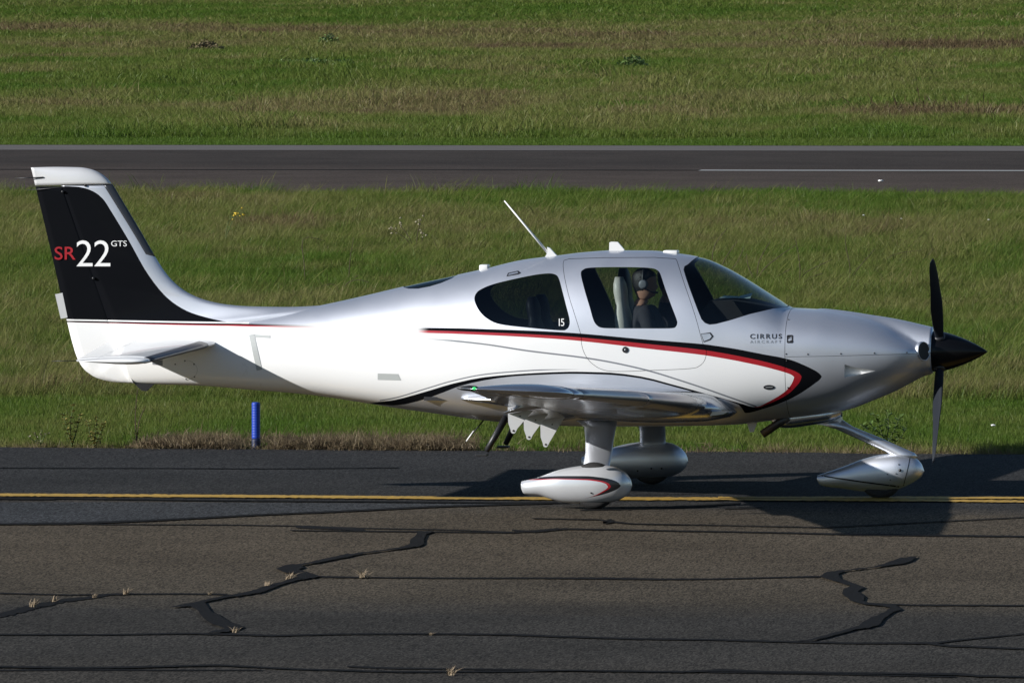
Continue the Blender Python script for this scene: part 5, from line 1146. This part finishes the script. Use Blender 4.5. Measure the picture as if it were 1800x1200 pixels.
# --- sheet of paper on the glareshield
pa = [loc(*p, -.05) for p in [(1268,521),(1320,520.5),(1313,513.5),(1270,514.5)]]; zt0 = 1.647
xq = .80
o = obj('paper', pymesh('paper', [(xq, -.16, zt0), (xq + .26, -.14, zt0), (xq + .25, .08, zt0 + .035), (xq + .02, .06, zt0 + .012), (xq + .13, -.15, zt0 + .004), (xq + .135, .07, zt0 + .006)], [(0, 4, 5, 3), (4, 1, 2, 5)]), M['paper'], None, False)
o.location = tuple(ORG); o.rotation_euler = (0, 0, YAW); tag(o, 'pale folded sheet of paper behind the windshield on the glareshield', 'paper')
sol = o.modifiers.new('t', 'SOLIDIFY'); sol.thickness = .002

# --- blue taxiway edge marker
M['blue'] = simple('blue_plastic', (.005, .04, .34), .5, var=.2, bscale=30); M['navy'] = simple('navy_base', (.006, .012, .05), .55)
gp = ground(450, 787)
mk = empty('edge_marker', (gp[0], gp[1], 0)); tag(mk, 'ribbed blue plastic taxiway edge marker post standing in dry grass', 'marker post')
pr = [(.085, .036)]
for k in range(13): z = .09 + k * .024; pr += [(z, .0365), (z + .008, .0382), (z + .015, .0382), (z + .021, .0365)]
pr += [(.402, .037), (.410, .033), (.412, .01)]
obj('post', lathe('post', pr, 28, 'z'), M['blue'], mk); obj('base', lathe('base', [(-.03, .045), (.0, .045), (.012, .041), (.06, .040), (.086, .0365)], 24, 'z'), M['navy'], mk)

# --- dry tufts in the pavement cracks
M['straw'] = simple('straw', (.28, .215, .14), .9, var=.25, bscale=20)
def tuft(px, py, wpx, label, seed):
    p = ground(px, py); s_ = wpx / 1.0 * (p[1] / F_PX); V, Fc = blades(34, s_ * .22, s_ * .25, s_ * .62, .0055, .28, seed, bend=.95)
    o = obj('dry_tuft', pymesh('tuft', V, Fc), M['straw'], None, False); o.location = (p[0], p[1], 0.0); tag(o, label, 'grass tuft', 'dry tufts growing from pavement cracks')
for i, (a, b_, wd, lb) in enumerate([
    (58,1067,34,'leftmost straw tuft, on the wide sealed crack at the left edge'), (95,1058,26,'second straw tuft from the left, just right of the largest one'),
    (165,1051,18,'small straw tuft where the two left cracks converge'), (222,1045,26,'low straw tuft just right of the joining of the two left cracks'),
    (369,1045,14,'faint straw tuft on the thin crack left of the big zigzag'), (470,1031,22,'straw tuft on the rising arm of the left zigzag crack'),
    (508,1018,28,'straw tuft at the upper bend of the left zigzag crack'), (638,1016,34,'wide sparse straw tuft on the thin crack right of the left zigzag'),
    (413,1111,22,'straw tuft at the bottom tip of the left zigzag crack'), (757,1116,11,'tiny lone straw tuft on the lower long crack'), (793,1186,34,'straw tuft lowest in the picture, on the bottom crack')]):
    tuft(a, b_, wd, lb, 300 + i)

# --- single weeds that stand out of the meadow
M['stem_brown'] = simple('brown_stem', (.060, .040, .024), .9, var=.3); M['stem_green'] = simple('green_stem', (.07, .10, .025), .8, var=.3)
M['flower_yellow'] = simple('yellow_flower', (.62, .42, .03), .7); M['flower_pale'] = simple('pale_seed_head', (.26, .23, .15), .9); M['leaf'] = simple('weed_leaf', (.085, .135, .030), .42, var=.35, bscale=8); M['leaf_yellow'] = simple('yellowing_leaf', (.22, .19, .045), .7, var=.3, bscale=8); M['leaf_red'] = simple('reddish_leaf', (.15, .115, .055), .8, var=.4, bscale=3)
def frame_at(px, py): p = ground(px, py); return p, p[1] / F_PX
def stalk(px, py, stems, label, mat='stem_brown', cat='weed', heads=None, head_mat='flower_yellow', leaves=0, leaf_mat='leaf', rad=.006, seed=1, name='tall_weed', leaf_size=.05):
    """stems: lists of (dx, dy) in traced units from the foot; depth spread is random"""
    rr = np.random.default_rng(seed); p, k = frame_at(px, py); t = empty(name, (p[0], p[1], 0)); tag(t, label, cat)
    for st_ in stems:
        yo = rr.normal(0, .06); P = [(a * k, yo * i / len(st_), -b_ * k) for i, (a, b_) in enumerate(st_)]
        Q = [Vector(q) for q in P]; sm_ = []
        for i in range(len(Q) - 1):
            p0, p1, p2, p3 = Q[max(i - 1, 0)], Q[i], Q[i + 1], Q[min(i + 2, len(Q) - 1)]
            for j in range(4): u = j / 4; sm_.append(.5 * ((2 * p1) + (p2 - p0) * u + (2*p0 - 5*p1 + 4*p2 - p3) * u*u + (3*p1 - p0 - 3*p2 + p3) * u**3))
        sm_.append(Q[-1]); s_ = obj('stem', tube('stem', sm_, list(np.linspace(rad, rad * .45, len(sm_))), 6), M[mat], t)
        if leaves:
            V, Fc = [], []
            for j in range(leaves):
                c = sm_[int(rr.uniform(.1, 1) * (len(sm_) - 1))]; a = rr.uniform(0, 6.28); ln = leaf_size * rr.uniform(.6, 1.3); d = Vector((math.cos(a), math.sin(a), rr.uniform(-.1, .8))).normalized(); wv = d.cross(Vector((0, 0, 1))).normalized() * ln * .28; b0 = len(V); up = Vector((0, 0, ln * .12))
                V += [c, c + d * ln * .5 + wv + up, c + d * ln, c + d * ln * .5 - wv + up, c + d * ln * .5]; Fc += [(b0, b0 + 4, b0 + 1), (b0 + 4, b0 + 2, b0 + 1), (b0, b0 + 3, b0 + 4), (b0 + 4, b0 + 3, b0 + 2)]
            obj('leaves', pymesh('leaves', V, Fc), M[leaf_mat], t, False)
        if heads:
            for j in range(heads):
                c = sm_[-1 - int(rr.uniform(0, .25) * len(sm_))] + Vector(rr.normal(0, .03, 3)); bm = bmesh.new(); bmesh.ops.create_icosphere(bm, subdivisions=1, radius=.020 * rr.uniform(.6, 1.2))
                for v in bm.verts: v.co = v.co * rr.uniform(.7, 1.2); v.co.z *= .7
                me = bpy.data.meshes.new('head'); bm.to_mesh(me); bm.free(); o_ = obj('flower_head', me, M[head_mat], t); o_.location = c
    return t
stalk(396, 430, [[(0,0),(2,-25),(6,-40),(16,-52),(30,-60)], [(2,0),(4,-20),(14,-44),(20,-54)]], 'weed with yellow flower heads behind the aft fuselage hump, below the runway', 'stem_green', heads=5, leaves=5, seed=11)
stalk(730, 442, [[(0,0),(4,-30),(10,-58)], [(-6,0),(-14,-20),(-42,-40)], [(0,0),(12,-18),(12,-34)], [(-4,-2),(-10,-24),(-30,-50)]], 'thistle with pale seed heads above the fuselage roof slope', 'stem_brown', heads=6, head_mat='flower_pale', leaves=4, seed=12, rad=.007)
stalk(536, 508, [[(0,0),(-1,-40),(-5,-78),(2,-90),(18,-89),(36,-84)]], 'dark hooked stem bending right, above the spine of the aft fuselage', seed=13)
stalk(612, 505, [[(0,0),(2,-30),(4,-55),(10,-88)], [(0,-4),(10,-16),(22,-24)], [(-2,-14),(-28,-10),(-42,-4)]], 'upright reddish stem with side twigs left of the thistle', seed=14)
stalk(600, 522, [[(0,0),(-10,-20),(-26,-22),(-46,-14)], [(0,0),(10,-24),(30,-30),(50,-26)], [(2,0),(8,-10),(14,-14)]], 'low arching brown twig touching the top edge of the aft fuselage', seed=15)
stalk(776, 448, [[(0,0),(-8,-14),(-16,-32)], [(0,0),(14,-16),(26,-22)]], 'small forked brown twig right of the thistle', seed=16)
stalk(1262, 490, [[(0,0),(-10,-30),(-4,-62),(18,-90)], [(0,0),(12,-34),(34,-66)], [(0,0),(30,-24),(46,-56)]], 'leftmost brown branching weed above the windshield', seed=17, rad=.007)
stalk(1330, 500, [[(0,0),(10,-24),(40,-50),(70,-70)], [(0,0),(4,-40),(24,-76)], [(0,0),(-14,-30),(-18,-54)], [(0,-8),(26,-10),(60,-28)]], 'widest brown branching weed right of the windshield', seed=18, rad=.007)
stalk(1404, 508, [[(0,0),(2,-40),(-6,-90)], [(0,-10),(14,-30),(60,-52)], [(0,0),(20,-20),(44,-28)]], 'brown weed with a tall upright stem above the windshield foot', seed=19, rad=.007)
stalk(1492, 500, [[(0,0),(2,-30),(-6,-72),(-5,-90)], [(0,-4),(18,-30),(46,-62)]], 'slender reddish forked weed above the engine cowl', seed=20)
stalk(1546, 468, [[(0,0),(14,-14),(38,-24),(76,-28)], [(46,4),(74,-10),(96,-30)]], 'long arching brown stem left of the upper propeller blade', seed=21)
stalk(1556, 786, [[(0,0),(-10,-36),(-22,-62)], [(0,0),(6,-40),(2,-66)], [(0,0),(18,-34),(26,-56)], [(0,0),(-24,-26),(-44,-40)], [(0,0),(-6,-20),(-30,-44)], [(4,0),(30,-22),(38,-40)]], 'leafy green shrub with glossy leaves behind the nose wheel leg', 'stem_green', 'shrub', leaves=20, leaf_size=.065, seed=22, name='leafy_shrub')
stalk(126, 785, [[(0,0),(-2,-40),(4,-78)], [(2,0),(-8,-30),(-14,-60)], [(0,0),(10,-34),(14,-58)]], 'tallest yellowing weed on the far taxiway edge below the rudder', 'stem_green', leaves=60, leaf_mat='leaf_yellow', leaf_size=.04, seed=23)
stalk(166, 785, [[(0,0),(2,-30),(6,-54)], [(0,0),(-8,-24),(-12,-46)], [(0,0),(12,-28),(18,-44)]], 'shorter yellowing weed beside the tallest one below the tail', 'stem_green', leaves=60, leaf_mat='leaf_yellow', leaf_size=.04, seed=24)
stalk(240, 783, [[(0,0),(-2,-50),(2,-100)], [(0,0),(4,-40),(16,-70)]], 'thin brown seed stalk under the tail tie-down', leaves=16, leaf_mat='leaf_yellow', leaf_size=.03, seed=25)
stalk(72, 783, [[(0,0),(-6,-14),(-10,-22)], [(0,0),(6,-16),(14,-22)], [(0,0),(-1,-18),(2,-28)], [(0,0),(-14,-10),(-22,-16)]], 'low pale leafed plant on the taxiway edge at far left', 'stem_green', leaves=16, leaf_mat='flower_pale', leaf_size=.03, seed=26)
def shrub(px, py, wpx, hpx, label, lm, seed):
    rr = np.random.default_rng(seed); p, k = frame_at(px, py); t = empty('low_shrub', (p[0], p[1], 0)); tag(t, label, 'shrub'); V, Fc = [], []
    for j in range(1500):
        a, q = rr.uniform(0, 6.28), rr.uniform() ** .75 * 1.25; x, y = q * math.cos(a), q * math.sin(a); h = (1 - .6 * q * q) * rr.uniform(.1, 1) * rr.uniform(.6, 1.1); c = Vector((x * wpx / 2 * k, y * wpx / 2 * k, h * hpx * k)); ln = .075 * rr.uniform(.6, 1.5); d = Vector((rr.normal(), rr.normal(), rr.uniform(0, 1.4))).normalized(); wv = d.orthogonal().normalized() * ln * .3; b0 = len(V)
        V += [c, c + d * ln * .5 + wv, c + d * ln, c + d * ln * .5 - wv]; Fc.append((b0, b0 + 1, b0 + 2, b0 + 3))
    obj('foliage', pymesh('fol', V, Fc), M[lm], t, False)
    for j in range(6):
        a = rr.uniform(0, 6.28); obj('stem', tube('s', [(0, 0, 0), (math.cos(a) * wpx * .15 * k, math.sin(a) * wpx * .15 * k, hpx * .55 * k), (math.cos(a) * wpx * .25 * k, math.sin(a) * wpx * .25 * k, hpx * .9 * k)], [.015, .01, .005], 5), M['stem_brown'], t)
shrub(362, 93, 62, 22, 'reddish green low shrub in the far meadow, upper left', 'leaf_red', 41); shrub(578, 82, 40, 20, 'dark green low shrub in the far meadow, right of the reddish one', 'leaf', 42)
shrub(292, 153, 34, 17, 'small dark shrub in the far meadow straight below the reddish one', 'leaf', 43); shrub(158, 140, 40, 10, 'flat brown dock patch in the far meadow above the fin', 'leaf_red', 44)
shrub(545, 116, 210, 12, 'long low yellow green weed patch in the far meadow, left of centre', 'leaf', 45); shrub(1112, 122, 50, 22, 'dark green shrub in the far meadow above the cabin', 'leaf', 46); shrub(1700, 108, 90, 10, 'flat brown weed patch in the far meadow, upper right', 'leaf_red', 47)
M['litter'] = simple('pale_litter', (.7, .7, .68), .8)
def bit(px, py, s_, label, seed):
    rr = np.random.default_rng(seed); p, k = frame_at(px, py); bm = bmesh.new(); bmesh.ops.create_icosphere(bm, subdivisions=2, radius=s_ * k)
    for v in bm.verts: v.co = Vector((v.co.x * rr.uniform(.8, 1.3), v.co.y * rr.uniform(.7, 1.2), v.co.z * .45 * rr.uniform(.6, 1.3)))
    me = bpy.data.meshes.new('bit'); bm.to_mesh(me); bm.free(); o = obj('pale_scrap', me, M['litter'], None, False); o.location = (p[0], p[1], .12); tag(o, label, 'litter')
bit(1548, 330, 4.5, 'pale scrap at the near edge of the runway, above the propeller', 51); bit(1518, 392, 2.2, 'leftmost pale scrap in the grass left of the upper propeller blade', 52); bit(1585, 398, 2.2, 'second pale scrap in the grass left of the upper propeller blade', 53); bit(1738, 400, 2.4, 'pale scrap in the grass at far right, above the spinner tip', 54); bit(1746, 770, 4, 'pale scrap in the short grass right of the lower propeller blade', 55)
